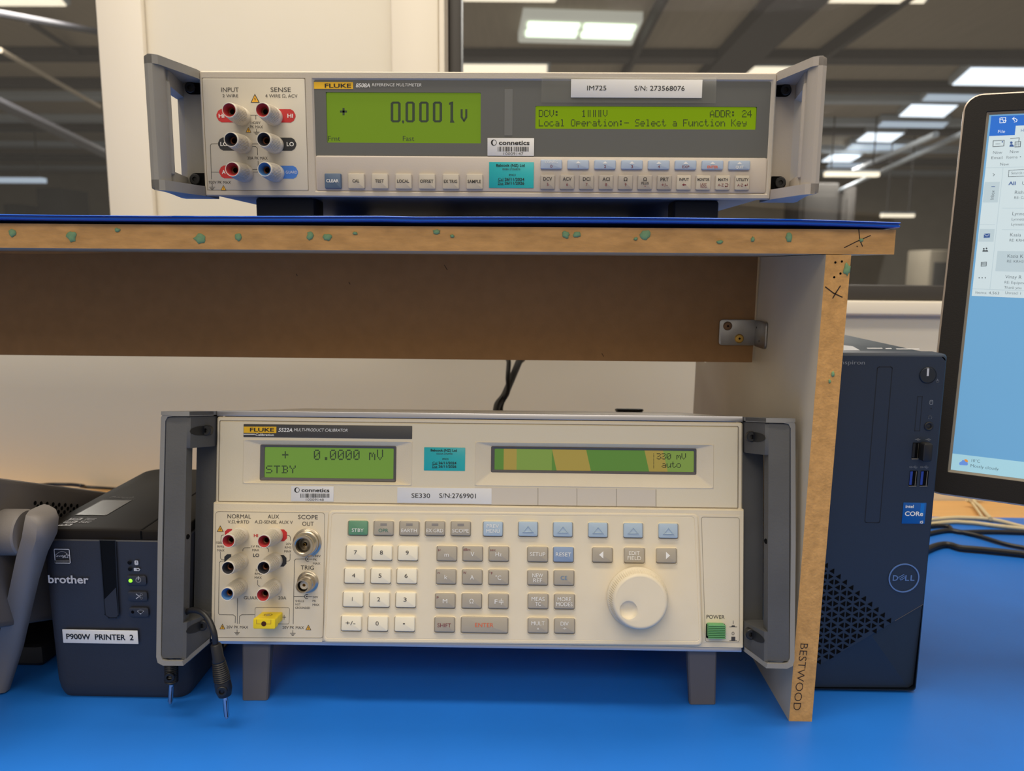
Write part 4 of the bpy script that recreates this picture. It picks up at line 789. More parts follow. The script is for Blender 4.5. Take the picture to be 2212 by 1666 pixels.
for L_, x, y, mt in ((('SETUP',), 252, 400, 0), (('RESET',), 480, 402, 1), (('EDIT', 'FIELD'), 1107, 409, 0), (('NEW', 'REF'), 252, 606, 0), (('CE',), 484, 608, 2), (('MEAS', 'TC'), 255, 815, 0), (('MORE', 'MODES'), 488, 817, 0), (('MULT', 'x'), 255, 1030, 0), (('DIV', '÷'), 490, 1033, 0)):
    cx, cy = qe(x, y); W_ = {'SETUP': 33, 'RESET': 33, 'EDIT': 23, 'FIELD': 29, 'NEW': 23, 'REF': 19, 'CE': 14, 'MEAS': 28, 'TC': 12, 'MORE': 29, 'MODES': 35, 'MULT': 29, 'x': 5, 'DIV': 17, '÷': 8}
    it = [('t', s, cx, cy+(0 if len(L_) == 1 else (-4.7 if k == 0 else 6)), W_[s], 8.2 if s not in 'x÷' else 6.5, 'blue_print' if mt == 2 else 'white_print') for k, s in enumerate(L_)]; KEYS.append((cx, cy, 43, 31.8, ('ckey_grey', 'ckey_blue', 'ckey_grey')[mt], it))
for x, y, sg in ((824, 405, -1), (1391, 411, 1)): cx, cy = qe(x, y); o_ = -2 if sg < 0 else 3; KEYS.append((cx, cy, 42.5, 31, 'ckey_grey', [('p', [(cx+o_+sg*5, cy), (cx+o_-sg*4, cy-8), (cx+o_-sg*4, cy+8)], 'white_print')]))
for cx, cy, wp, hp, mt, it in KEYS:      # moulded rims round every key opening
    u, v = KF.at(cx, cy, 0); kx, ky = KF.mpp(cx, cy, 0); a, c = (wp/2+2.6)*kx, (hp/2+2.8)*ky; v -= .0004
    f = lambda i: rr(u-a+i, v-c+i, u+a-i, v+c-i, max(.0018-i, .0004))
    b.loft(KF, [(f(-.0002), -.0001), (f(.0001), .0004), (f(.0005), .0004), (f(.0007), .0001)], 'cal_plate', False, False); b.flat(KF, f(.0006), 'groove', H0*.6)
b.build('keypad_plate', cal)
for cx, cy, wp, hp, mt, it in KEYS:
    tri = [q for q in it if q[0] == 'tri']; gs = [q for q in it if q[0] == 'g']
    def ex(b, h, tri=tri, gs=gs):
        for _, x, y in gs:
            b.line(KF, [(x, y-6), (x, y-1.3)], 1.3, 'white_print', h); b.line(KF, [(x, y+1.3), (x, y+6)], 1.3, 'white_print', h); b.line(KF, [(x-4.5, y-1.3), (x+4.5, y-1.3)], 1.3, 'white_print', h); b.line(KF, [(x-4.5, y+1.3), (x+4.5, y+1.3)], 1.3, 'white_print', h)
        for _, x, y in tri:
            o_ = [KF.at(x, y-9, h), KF.at(x-12.5, y+6, h), KF.at(x+12.5, y+6, h)]; c = Vector((sum(p[0] for p in o_)/3, sum(p[1] for p in o_)/3)); sc = lambda k: [tuple(c+(Vector(p)-c)*k) for p in o_]
            b.loft(KF, [(sc(1.0), h-.0001), (sc(.93), h+.0006), (sc(.80), h+.0006), (sc(.72), h+.0001)], 'ckey_sky')
    ukey(cx, cy, wp, hp, mt, [q for q in it if q[0] in 'tp'], cal, fr=KF, h=.0026, base=0, r=.0012, extra=ex)
# rotary knob
u, v = KF.at(1383.2, 1300.2, .018); o = KF.P(u, v, 0)
b = MB(); N = 240; prof = [(.0243, .0002), (.0245, .001), (.0244, .0035), (.0238, .0045), (.0232, .0052), (.0222, .0148), (.0216, .0166), (.0206, .0178), (.0196, .0182), (.0190, .0182)]
b.lathe(o, KF.ez, prof, 'cal_plate', N, knurl=(4, 5, .0007), cap=False)
# cap face with a finger dimple
du, dv = KF.at(1358, 1318.5, .018); du -= u; dv -= v; rings = []
M_ = 48; Rd = .0070
def ringpts(R_, cx, cy, w): return [KF.P(u+cx+R_*math.cos(6.28318*k/M_), v+cy+R_*math.sin(6.28318*k/M_), w) for k in range(M_)]
stn = [ringpts(.0190, 0, 0, .0182)]+[ringpts(.0190+(Rd-.0190)*t, du*t, dv*t, .0182) for t in (.33, .66, .97)]+[ringpts(Rd, du, dv, .0181), ringpts(Rd*.93, du, dv, .0173), ringpts(Rd*.80, du, dv, .0162), ringpts(Rd*.55, du, dv, .0154), ringpts(Rd*.25, du, dv, .0151)]
vs = [p for s_ in stn for p in s_]; fs = [(a*M_+k, a*M_+(k+1) % M_, (a+1)*M_+(k+1) % M_, (a+1)*M_+k) for a in range(len(stn)-1) for k in range(M_)]+[tuple((len(stn)-1)*M_+k for k in range(M_))]
b.add(vs, fs, 'cal_plate'); b.build('rotary_knob', cal, angle=50)
# power section
b = MB(); h = FH+.0003; pts = [LF.at(*p, h) for p in ((1509.5, 1112), (1598.5, 1114), (1598.5, 1388), (1519, 1388))]; b.loft(LF, [(pts, FH), (pts, h)], 'cal_panel', False, True)
gro(rpx([(1515, 1117), (1597, 1118.5), (1597, 1387), (1524, 1386.5)], 5), 1.0, h)
b.text(LF, 'POWER', 1545.6, 1332.8, 39, 8.2, T, h); b.outline(LF, 1523.5, 1345.5, 1567.5, 1381, 1.4, 'cal_body', h, 4)
b.prr(LF, 1525, 1347, 1566, 1379.5, 'hole_black', h, 3)
b.line(LF, [(1583.7, 1341.5), (1583.7, 1348)], 1.2, T, h); b.line(LF, [(1576, 1354.3), (1591.5, 1354.3)], 1.2, T, h); b.pflat(LF, [(1579.5, 1354), (1581, 1351.3), (1586.5, 1351.3), (1588, 1354)], T, h)
cu, cv = LF.at(1583.4, 1368.8, h); b.loft(LF, [([(cu+.0011*math.cos(k*.3927), cv+.0014*math.sin(k*.3927)) for k in range(16)], h+H0), ([(cu+.0007*math.cos(k*.3927), cv+.0010*math.sin(k*.3927)) for k in range(16)], h+H0)], T, False, False)
b.pflat(LF, [(1579.7, 1375.8), (1588.2, 1375.8), (1588.2, 1384), (1579.7, 1384)], T, h); b.line(LF, [(1576, 1384.5), (1591.5, 1384.5)], 1.2, T, h)
b.build('power_panel', cal)
u0, v1 = LF.at(1530, 1349.5, .009); u1, v0 = LF.at(1569, 1381, .009); b = MB(); nz = 8; st_ = []
b.slab(LF, u0+.0004, v0+.0006, u1-.0008, v1-.0002, .0005, .0085, 'power_green', .0008, .0004)
for k in range(nz):
    t0 = v0+(v1-v0)*(k+.12)/nz; t1 = v0+(v1-v0)*(k+.68)/nz; b.slab(LF, u0, t0, u1-.0004, t1, .0080, .0096, 'power_green', .0003, .0003, 2)
b.build('power_button', cal)
# front legs and feet
for (xa, xb, ya, xc, xd, yc) in ((520.5, 582, 1404, 523, 577.5, 1514), (1486.5, 1550, 1412, 1490, 1546, 1523)):
    A0 = LF.at(xa, ya, -.004); A1 = LF.at(xb, ya, -.004); f0 = oz(xc, yc, 0); f1 = oz(xd, yc, 0)
    p0 = LF.P(A0[0], LV0+.002, -.006); p1 = LF.P(A1[0], LV0+.002, -.006); b = MB()
    def sec_(l, r, t, back, e=.0012): return [l+Vector((e, 0, 0)), r-Vector((e, 0, 0)), r+Vector((0, e, 0)), r+Vector((0, back, 0)), l+Vector((0, back, 0)), l+Vector((0, e, 0))]
    f0.z = f1.z = .0003; mid = lambda k: (p0*(1-k)+f0*k, p1*(1-k)+f1*k)
    b.stations([sec_(*mid(k), 0, bk) for k, bk in ((0, .011), (.3, .009), (.65, .0075), (.93, .0065), (.985, .006), (1, .005))], 'leg_grey'); b.build('front_leg', cal)
for u in (LU0+.03, LU1-.05):
    q = LF.P(u, LV0+.002, -.235); b = MB(); b.box((q.x, q.y-.012, .0003), (q.x+.025, q.y+.012, q.z+.002), 'foot_black', .001); b.build('rear_foot', cal)
# handles
HV = Fr(LF.o, LF.ex, -LF.ez)       # plan frame: u outward along x, v = depth into the unit, w = up along the face
def lhandle(sx, U0):
    hz = LF.ey; X = lambda d: U0+sx*d
    PL = Fr(LF.o, LF.ex, LF.ez*-1)
    PL.ez = LF.ey
    def prism(b, pl, va, vb_, mat, c=.001, sc=.97):
        pts = [(X(a), -d) for a, d in pl]; cx = sum(p[0] for p in pts)/len(pts); cy = sum(p[1] for p in pts)/len(pts); sh = lambda f: [(cx+(x-cx)*f, cy+(y-cy)*f) for x, y in pts]
        b.loft(PL, [(sh(sc), va), (sh(1), va+c), (sh(1), vb_-c), (sh(sc), vb_)], mat, True, True)
    V1 = LV1-.0005; Vt = LF.at(420, 967, .02)[1]; Vb = LF.at(420, 1338, .02)[1]
    # profile of the side silhouette: v bottom at the body and at the bar
    vbody = LV0+.002; vbar = LF.at(380, 1440, .034)[1] if sx < 0 else LF.at(1680, 1446, .034)[1]
    b = MB(); # dark core: bar, upper block, lower block
    prism(b, [(.0110, .0300), (.0270, .0310), (.0285, .0285), (.0285, .0190), (.0110, .0190)], vbar+.005, V1-.004, 'handle_dark')
    blk = [(.0006, -.004), (.0006, .0030), (.0085, .0290), (.0110, .0300), (.0285, .0190), (.0200, -.004)]
    prism(b, blk, Vt, V1-.004, 'handle_dark')
    # lower block slopes down towards the bar
    lo = []
    for a, d in blk: lo.append((X(a), d))
    def vv(a, d): k = min(1, max(0, d/.030)); return (vbody+.004)*(1-k)+(vbar+.004)*k
    bot = [LF.P(x, vv(a, d), d) for (x, _), (a, d) in zip(lo, blk)]; topp = [LF.P(x, Vb, d) for (x, _), (a, d) in zip(lo, blk)]
    b.stations([bot, topp], 'handle_dark')
    core = b.build('handle', cal)
    b = MB(); prism(b, [(.0, -.0045), (.0, -.0150), (.0175, -.0150), (.0175, -.0045)], vbody, V1-.003, 'handle_dark'); b.build('mounting_plate', core)
    # light rim around top, outer side and bottom
    t = .0036
    path = [(.0002, .0045, V1), (.0085, .0315, V1), (.0230, .0330, V1), (.0290, .0322, V1-.0012), (.0312, .0312, V1-.005), (.0318, .0312, (V1+vbar)/2), (.0312, .0312, vbar+.006), (.0296, .0320, vbar+.0018), (.0250, .0328, vbar), (.0090, .0328, vbar+.0002), (.0002, .0045, vbody)]
    inn = [(.0002, .0045, V1-t), (.0085, .0315, V1-t), (.0215, .0330, V1-t), (.0255, .0324, V1-t-.0008), (.0275, .0316, V1-t-.004), (.0281, .0316, (V1+vbar)/2), (.0275, .0316, vbar+t+.004), (.0258, .0324, vbar+t+.0008), (.0230, .0328, vbar+t), (.0100, .0328, vbar+t), (.0002, .0045, vbody+t)]
    back = .034; b = MB(); n = len(path)
    def q(a, d, v, dd=0): return LF.P(X(a), v, d+dd)
    O = [q(*p) for p in path]; I = [q(*p) for p in inn]; O2 = [q(a, -.005 if d < .01 else d-.014, v) for a, d, v in path]; I2 = [q(a, d-.004, v) for a, d, v in inn]
    vs = O+I+O2+I2; fs = []
    for k in range(n-1):
        fs += [(k, k+1, n+k+1, n+k), (k, k+1, 2*n+k+1, 2*n+k), (n+k, n+k+1, 3*n+k+1, 3*n+k)]
    b.add(vs, fs, 'handle_rim')
    # close the wedge on top and bottom
    for e, v in ((1, V1), ):
        pl = [(.0002, -.006), (.0002, .0045), (.0085, .0315), (.0230, .0330), (.0290, .0322), (.0312, .0312), (.0305, .0170), (.0200, -.006)]; b.add([LF.P(X(a), v-.0001, d) for a, d in pl]+[LF.P(X(a), v-.003, d) for a, d in pl], [tuple(range(8)), tuple(range(8, 16))]+[(k, (k+1) % 8, 8+(k+1) % 8, 8+k) for k in range(8)], 'handle_rim')
    b.build('handle_rim', core, label='lighter grey raised rim of the handle')
    for v, in ((V1-.0155,), (vbody+.0165,)):
        # slanted wall frame, looking outwards from the body side
        d0 = LF.P(X(.0006), v, .0030); d1 = LF.P(X(.0085), v, .0290); ex_ = (d1-d0)*(1 if sx > 0 else -1); fr = Fr(d0, ex_, LF.ey); s_ = 1 if fr.ez.dot(CAM-d0) > 0 else -1
        uc = .0075*(1 if sx > 0 else -1); b = MB(); el = [(uc+uc*.9+.014*math.cos(t_)*1.0, .0038*math.sin(t_)) for t_ in [k*math.pi/12 for k in range(24)]]
        b.add([fr.P(a, c, .0003*s_) for a, c in el], [tuple(range(24))], 'black'); b.lathe(fr.P(uc, 0, 0), LF.ez, [(.0042, -.002), (.0042, .0035), (.0036, .0042), (.0018, .0042), (.0017, .002), (.0001, .002)], 'black', 20); b.build('screw', core)
    fr2 = XZ(0); b = MB(); p = LF.P(X(.0108), (V1+vbar)/2, .0255); b.lathe(p-Vector((0, 0, 0)), (-sx, -.35, 0), [(.0001, .0004), (.0016, .0004), (.0019, .0006), (.0021, .0002)], 'hole_black', 16, cap=False); b.build('bar_screw_hole', core)
lhandle(-1, LU0-.0006); lhandle(1, LU1+.0006)
# ================================================================ thermocouple plug
u0, v1 = LF.at(547.2, 1336.8, .0225); u1, v0 = LF.at(594.2, 1359.7, .0225); k = .0006
tp = thing('thermocouple_plug', LF.P((u0+u1)/2, v0, FH), 'small yellow flat plug pushed into the calibrator terminal panel', 'plug')
b = MB(); b.slab(LF, u0, v0+.0012, u1-.0004, v1, FH+.0002, .0150, 'plug_yellow', .0008, .0004); b.slab(LF, u0-.0002, v0, u1, v1+.0002, .0150, .0225, 'plug_yellow', .0012, .0006)
cu, cv = (u0+u1)/2-.0003, v0+(v1-v0)*.52
for q in ([(u0+.0026, v1-.0006), (u0+.0026, cv), (cu-.0022, cv)], [(cu+.0022, cv), (u1-.0034, cv), (u1-.0034, v1-.0008)]): b.line(LF, q, .0003, 'brass', .0226, uv=True)
b.build('shell', tp)
b = MB(); b.flat(LF, circ(cu, cv, .0020, 20), 'contact', .0227); b.build('cord_hole', tp)
ft = Fr(LF.P(cu, v1+.0003, .0145), (1, 0, 0), -LF.ez); b = MB(); b.lathe(LF.P(cu-.0003, v1-.0004, .0115), LF.ey, [(.0034, .0006), (.0030, .0006), (.0028, .0001), (.0001, .0001)], 'contact', 24, cap=False); b.lathe(LF.P(cu-.0003, v1-.0004, .0115), LF.ey, [(.0019, .0002), (.0017, .0005), (.0001, .0005)], 'steel', 16, cap=False); b.build('clamp_screw', tp)
# ================================================================ test lead
tl = thing('test_lead', oy(470, 1540, .56), 'black test lead with two banana plugs draped over the left calibrator handle', 'test lead')
ctrl = [oy(466, 1396, .5555), oy(462, 1366, .556), oy(450, 1338, .561), oy(434, 1322, .566), oy(412, 1319, .573), oy(394, 1332, .5795), oy(380, 1370, .5815), oy(372, 1410, .582), oy(371, 1440, .582)]
b = MB(); b.tube(ctrl, .0023, 'cable_black', 12, 8); b.build('cable', tl)
def banana(top, bot, Y0, Y1, tip, name='banana_plug', R=.0062):
    a = oy(*top, Y0); c = oy(*bot, Y1); ax = c-a; L_ = ax.length; ax.normalize(); b = MB()
    pr = [(.0032, 0), (.0040, .001), (.0043, .012)]
    if L_ > .03:
        pr += [(R*.80, .0135)]; nrib = int((L_-.026)/.0016)
        for k in range(nrib): z = .014+k*.0016; r_ = R*(.80+.2*min(1, k/nrib*1.6)); pr += [(r_, z), (r_-.0005, z+.0008)]
        pr += [(R, L_-.011), (R*1.02, L_-.006), (R*.8, L_-.0008), (.0032, L_)]
    else:
        nrib = int(L_/.0016); pr = [(.0050, 0)]
        for k in range(nrib): pr += [(R*.95, .0006+k*.0016), (R*.95-.0005, .0014+k*.0016)]
        pr += [(R*.8, L_), (.003, L_+.001)]
    b.lathe(a, ax, pr, 'cable_black', 28); p = b.build(name, tl, angle=40)
    sd = Vector((.18, -1, .1)); sd = (sd-ax*sd.dot(ax)).normalized(); b = MB(); q = c-ax*.0075+sd*(R*.8); b.lathe(q, sd, [(.0040, -.002), (.0040, .0018), (.0036, .0024), (.0021, .0024), (.0020, -.001), (.0001, -.001)], 'black', 24); b.build('stacking_socket', p)
    q = oy(*tip, Y1); ax2 = (q-c); L2 = ax2.length; ax2.normalize(); b = MB(); b.lathe(c, ax2, [(.0012, -.001), (.0017, .001), (.00195, L2*.2), (.00195, L2*.85), (.0014, L2-.001), (.0006, L2)], 'plug_metal', 20)
    for k in range(4):
        an = k*math.pi/2+.5; x = sd.cross(ax2); dr = sd*math.cos(an)+x*math.sin(an); sdv = ax2.cross(dr); z0_ = c+ax2*.003+dr*.00196; z1_ = c+ax2*(L2*.88)+dr*.00196
        b.add([z0_-sdv*.0003, z0_+sdv*.0003, z1_+sdv*.0003, z1_-sdv*.0003], [(0, 1, 2, 3)], 'black')
    b.build('contact_pin', p)
banana((466, 1391), (486, 1504), .5555, .556, (490.5, 1553))
banana((370, 1430), (370.5, 1474), .582, .582, (368, 1521), R=.0056)
# ================================================================ label printer
PY = .590; PF = XZ(PY); PX0, PX1, PZ = -.3915, -.2735, .1385; PYB = PY+.192
lp = thing('label_printer', ((PX0+PX1)/2, PY+.09, 0), 'dark navy desktop label printer with a green power light left of the calibrator', 'printer')
b = MB(); g = lambda i, y=0: rr(PX0+i, PY+i+y, PX1-i, PYB-i, max(.016-i, .002), 6)
def shell_loops(z, i): return (g(i), z)
b.loft(XY, [(g(.006), .0002), (g(.0045), .003), (g(.0030), .007), (g(.0018), .014), (g(.0004), .09), (g(.0), .130), (g(.0), PZ-.0008), (g(.0008), PZ)], 'printer_navy', True, True); body = b.build('body', lp, angle=40)
# lid, slightly inset, with a seam
b = MB(); xs = oz(291, 1157, .146).x; gl = lambda i: rr(PX0+.0016+i, PY+.0016+i, PX1-.0016-i, PYB-.002-i, .015-i, 6)
b.loft(XY, [(gl(0), PZ+.0002), (gl(0), .1455), (gl(.0005), .1462), (gl(.0014), .1465)], 'printer_lid', False, True); b.box((xs-.0008, PY+.0030, .1464), (xs+.0008, PYB-.02, .1467), 'hole_black')
b.box((xs-.0006, PY+.0012, PZ+.001), (xs+.0006, PY+.004, .1460), 'hole_black')
LZ = Fr((0, 0, .1466), (1, 0, 0), (0, 1, 0))
def lid_q(x0, y0, x1, y1): return LZ.at(x0, y0), LZ.at(x1, y1)
tl_, br_ = LZ.at(217.6, 1081.4), LZ.at(229, 1113)
xa = LZ.at(163, 1113)[0]; xb = LZ.at(229, 1113)[0]; ya = LZ.at(200, 1113)[1]; yb = LZ.at(250, 1081)[1]; ring(LZ, (xa-.0008, ya-.0008, xb+.0008, yb+.0008), (xa, ya, xb, yb), .0002, 'dim_print', .0005, .0004)
b.flat(LZ, rr(xa, ya, xb, yb, .0004), 'um_window', .00012)
for k, s in enumerate(('TZe', 'HSe', 'FLe')):
    yy = ya-.0105-.0075*k; b.flat(LZ, rr(xa+.001, yy-.0026, xa+.0112, yy+.0026, .0003), 'grey_print', .0001); b.text(LZ, s, 0, 0, .0085, .0034, 'printer_lid', .0002, bold=1, uv=(xa+.0061, yy))
    if k < 2:
        for j in range(2): b.text(LZ, ('36mm', '24mm')[j] if k == 0 else ('PC', 'Mac')[j], 0, 0, .0085, .0020, 'grey_print', 0, uv=(xa+.0185, yy+.0014-.0030*j))
b.text(LZ, 'P-touch', 0, 0, .021, .0050, 'dim_print', 0, shear=.35, uv=((xa+xb)/2, yb+.0088)); b.text(LZ, 'P900W', 0, 0, .012, .0028, 'dim_print', 0, uv=(xb-.004, yb+.0035))
b.build('lid', lp, angle=40)
# tape exit chute in the front
b = MB(); c0 = PF.at(217, 1170, .0005); c1 = PF.at(251, 1170, .0005); c2 = PF.at(258, 1334, .0005); c3 = PF.at(229, 1334, .0005)
cq = [(c0[0], PZ+.0004), (c3[0], c3[1]+.003), (c3[0]+.003, c3[1]), (c2[0]-.002, c2[1]), (c2[0], c2[1]+.002), (c1[0], PZ+.0004)]
b.flat(PF, cq, 'printer_gloss', .0012)
b.flat(PF, [(c3[0]+.0005, c3[1]+.016), (c3[0]+.0005, c3[1]+.0025), (c3[0]+.0035, c3[1]+.0006), (c2[0]-.002, c2[1]+.0006), (c2[0]-.0005, c2[1]+.0025), (c2[0]-.0005, c2[1]+.026)], 'printer_chute', .0016)
for a, c in zip(cq, cq[1:]): b.line(PF, [a, c], .0007, 'tower_line', .0016, uv=True)
b.build('tape_chute', lp)
h = .0011
b = MB(); b.outline(PF, 117, 1186.5, 152, 1217, 1.6, 'grey_print', h, 2); b.pflat(PF, [(118, 1210.5), (151, 1210.5), (151, 1216), (118, 1216)], 'dim_print', h); b.text(PF, 'ENERGY STAR', 134.5, 1213.4, 30, 3.4, 'printer_navy', h+H0, bold=2)
b.line(PF, [(119+1.6*k, 1202-10.5*math.sin(math.pi*(k+1)/21)) for k in range(20)], 1.1, 'grey_print', h)
b.line(PF, [(121, 1203), (125, 1201), (123, 1199.5), (124, 1203), (128, 1200), (129, 1203), (132, 1200), (133, 1203), (135, 1199), (136, 1206), (139, 1199), (138, 1206), (141, 1200)], .8, 'grey_print', h)
su, sv = PF.at(144, 1201.5, h); b.line(PF, [(su+(.0019 if k % 2 == 0 else .0008)*math.cos(math.pi*(k/5)+math.pi/2), sv+(.0019 if k % 2 == 0 else .0008)*math.sin(math.pi*(k/5)+math.pi/2)) for k in range(10)], .0003, 'grey_print', h, closed=True, uv=True)
b.text(PF, 'brother', 147.8, 1251.5, 87, 16.5, 'grey_print', h, bold=1); b.build('front_print', lp)
b = MB(); b.slab(PF, *quadr(PF, (135.3, 1362), (298, 1360.5), (298.4, 1388.8), (137, 1391.2), h), h-.0002, h+.0003, 'label_white', .0003, .0001); b.text(PF, 'P900W  PRINTER  2', 215.8, 1376, 145, 11.6, 'label_black', h+.0003, bold=1); b.build('name_label', lp)
def pbutton(x0, y0, x1, y1, nm, fn):
    b = MB(); u0, v1 = PF.at(x0, y0, h); u1, v0 = PF.at(x1, y1, h); ring(PF, (u0, v0, u1, v1), (u0+.0007, v0+.0007, u1-.0007, v1-.0007), h, 'hole_black', .0022, .0018); b.slab(PF, u0+.0007, v0+.0007, u1-.0007, v1-.0007, .0002, h+.0004, 'printer_navy', .0018, .0003); fn(b, h+.0004, (x0+x1)/2, (y0+y1)/2); return b.build(nm, lp)
def arc(b, fr, cx, cy, r, a0, a1, wd, mat, h, n=12): b.line(fr, [(cx+r*math.cos(math.radians(a0+(a1-a0)*k/n)), cy-r*math.sin(math.radians(a0+(a1-a0)*k/n))) for k in range(n+1)], wd, mat, h)
def f1(b, h, cx, cy): arc(b, PF, 299, 1253, 5.2, 120, 420, 1.8, 'grey_print', h); b.line(PF, [(299, 1246), (299, 1252.5)], 1.8, 'grey_print', h)
pw = pbutton(271, 1242, 318.7, 1266.5, 'power_button', f1)
u, v = PF.at(282.4, 1254.5, h); b = MB(); b.loft(PF, [(circ(u, v, .0016), h+.0003), (circ(u, v, .0012), h+.0010)], 'led_green'); b.build('power_light', pw, label='lit green light')
def f2(b, h, cx, cy):
    b.line(PF, [(294.5, 1283.5), (304, 1291)], 1.5, 'grey_print', h); b.line(PF, [(294.5, 1293.5), (304, 1286)], 1.5, 'grey_print', h)
    for y in (1284.5, 1292.5): arc(b, PF, 305.5, y, 2.3, 0, 360, 1.2, 'grey_print', h)
pbutton(273.2, 1276.5, 321, 1300.8, 'cutter_button', f2)
def f3(b, h, cx, cy):
    for r in (4, 7, 10): arc(b, PF, 303.8, 1327, r-1, 45, 135, 1.5, 'grey_print', h, 8)
    u, v = PF.at(303.8, 1326, h); b.flat(PF, circ(u, v, .0005, 10), 'grey_print', h+H0); u, v = PF.at(286.5, 1322.5, h); b.flat(PF, circ(u, v, .0013, 14), 'hole_black', h+H0)
pbutton(275.8, 1311, 323.8, 1335, 'wireless_button', f3)
b = MB()
for x, y in ((279.5, 1216), (280.5, 1230)): u, v = PF.at(x, y, h); b.loft(PF, [(circ(u, v, .0016), h), (circ(u, v, .0012), h+.0003)], 'printer_gloss')
b.prr(PF, 290.3, 1210.8, 299.3, 1220.8, 'grey_print', h, 2.5); b.line(PF, [(295.5, 1213), (295.5, 1216.5)], 1.2, 'printer_navy', h+H0); b.prr(PF, 289, 1227, 301.5, 1234, 'grey_print', h, 1); b.pflat(PF, [(301.5, 1228.5), (303.3, 1230.5), (301.5, 1232.5)], 'grey_print', h); b.pflat(PF, [(294, 1229), (300, 1229.5), (300, 1232), (297, 1232)], 'printer_navy', h+H0)
b.build('status_lights', lp)
b = MB(); YZ = Fr((PX1-.0010, 0, 0), (0, 1, 0), (0, 0, 1)); b.flat(YZ, [(.66, .012), (.72, .012), (.72, .04), (.66, .04)], 'mdf_edge_v', .0022); b.build('rating_label', lp, label='small yellowish label on the right side')
# ================================================================ bench instrument with tilt handle, far left
bi = thing('bench_test_meter', (-.50, .62, 0), 'grey bench instrument with a perforated side propped up on its handle, far left', 'test instrument')
a0 = oy(6, 1040, .590); tilt = math.radians(20.5); dep = Vector((0, math.cos(tilt), -math.sin(tilt))); upv = Vector((0, math.sin(tilt), math.cos(tilt)))
SXX = -.4070
TLc = Vector((SXX, .590, a0.z+.002)); SF = Fr(TLc, dep, upv)       # side face frame: u rearwards, v up, w outwards (+x)
b = MB(); Ld = .225; Hc = .115
b.slab(SF, -.030, -Hc, Ld, 0, -.20, 0, 'meter_grey', .008, .004, 4)
for j in range(6):
    for i in range(12):
        px = 75+i*13+(6.5 if j % 2 else 0)-j*.8; py = 1087+i*.9+j*7.6; 
        u, v = SF.at(px, py, 0)
        if u < .03 or px > 240: continue
        b.flat(SF, [(u+.0021*math.cos(k*.7854), v+.0019*math.sin(k*.7854)) for k in range(8)], 'hole_black', .0004)
cs = b.build('case', bi)
b = MB(); b.slab(SF, -.052, -Hc-.006, -.028, .010, -.205, .004, 'meter_grey', .008, .004, 4); b.build('front_rim', bi)
hb = oy(47, 1150, .577); b = MB(); HX = oy(-6, 1150, .577).x; HL = hb.x-HX+.004
b.lathe((HX, hb.y, hb.z), (1, 0, 0), [(.0178, -.004), (.0180, .002), (.0180, HL-.0015), (.0170, HL), (.0120, HL)], 'meter_hub', 40, ref=(0, 0, 1)); b.build('handle_hub', bi)
st_ = []
for (xl, yl, xr, yr, Y, dp) in ((60, 1104, 74, 1107, .572, .018), (51, 1112, 85, 1120, .566, .022), (46, 1128, 90, 1140, .563, .024), (40, 1160, 88, 1172, .563, .024), (28, 1205, 74, 1208, .565, .020), (16, 1262, 62, 1264, .570, .015), (0, 1335, 48, 1335, .578, .013), (-16, 1408, 33, 1408, .586, .012), (-36, 1495, 6, 1500, .594, .010)):
    l = oy(xl, yl, Y); r = oy(xr, yr, Y); e = (r-l)*.14; D = Vector((.001, dp, .0)); st_.append([l+D*.25, l+e, r-e*1.6, r+D*.25, r+D*.8, r-e+D, l+e+D, l+D*.8])
for s_ in st_:
    for p in s_: p.z = max(p.z, .0006)
b = MB(); b.stations(st_, 'meter_hub'); b.build('tilt_handle', bi, angle=50)
b = MB(); b.box((SXX-.205, .64, .0003), (SXX-.02, .78, .02), 'foot_black', .004); b.build('rear_foot', bi)
# ================================================================ desktop computer tower
TY = .6225; TF = XZ(TY); TX1 = (oy(2053, 790, TY).x+oy(1979, 1470, TY).x)/2; TX0 = TX1-.0926; TZ = oy(1950, 764, TY).z
tw = thing('computer_tower', ((TX0+TX1)/2, .76, 0), 'slim dark navy computer tower standing beside the riser panel', 'computer')
b = MB(); b.box((TX0+.001, TY+.018, .004), (TX1-.001, TY+.29, TZ-.002), 'tower_side', .002)
tr = [oz(x, y, TZ-.0018) for x, y in ((1822, 746), (1842, 748), (1858, 757), (1822, 757))]; b.add(tr, [(0, 1, 2, 3)], 'grey_print')
for x0, x1, y in ((1872, 1905, 752.5), (1912, 1925, 753), (1935, 1985, 754)): pq = [oz(x0, y-1, TZ-.0018), oz(x1, y-1, TZ-.0018), oz(x1+2, y+1, TZ-.0018), oz(x0+2, y+1, TZ-.0018)]; b.add(pq, [(0, 1, 2, 3)], 'grey_print')
b.build('case', tw)
# faceted front: upper part straight, lower part folds back under a slanted crease
def tq(x, y, h=0): u, v = TF.at(x, y, h); return (u, v)
b = MB(); q = lambda i: rr(TX0+i, .0006+i, TX1-i, TZ-i, .0035, 4)
b.loft(TF, [(q(0), -.019), (q(0), -.003), (q(.0012), -.0006), (q(.0022), 0)], 'tower_navy', True, False)
cr1, cr2, cr3 = tq(1992, 1307), tq(1934, 1341), tq(1757, 1471)
A_ = (TX1-.0022, .0028); Bc = (TX0+.0022, .0028); yc = lambda x: cr2[1]+(cr1[1]-cr2[1])*(x-cr2[0])/(cr1[0]-cr2[0])
R_ = (TX1-.0022, yc(TX1-.0022)); mid_ = tq(1885, 1376)
b.flat(TF, [(TX0+.0022, TZ-.0057), (TX0+.0057, TZ-.0022), (TX1-.0057, TZ-.0022), (TX1-.0022, TZ-.0057), R_, cr2, (TX0+.0022, yc(TX0+.0022))], 'tower_navy', 0)
P3 = lambda p, w: TF.P(p[0], p[1], w)
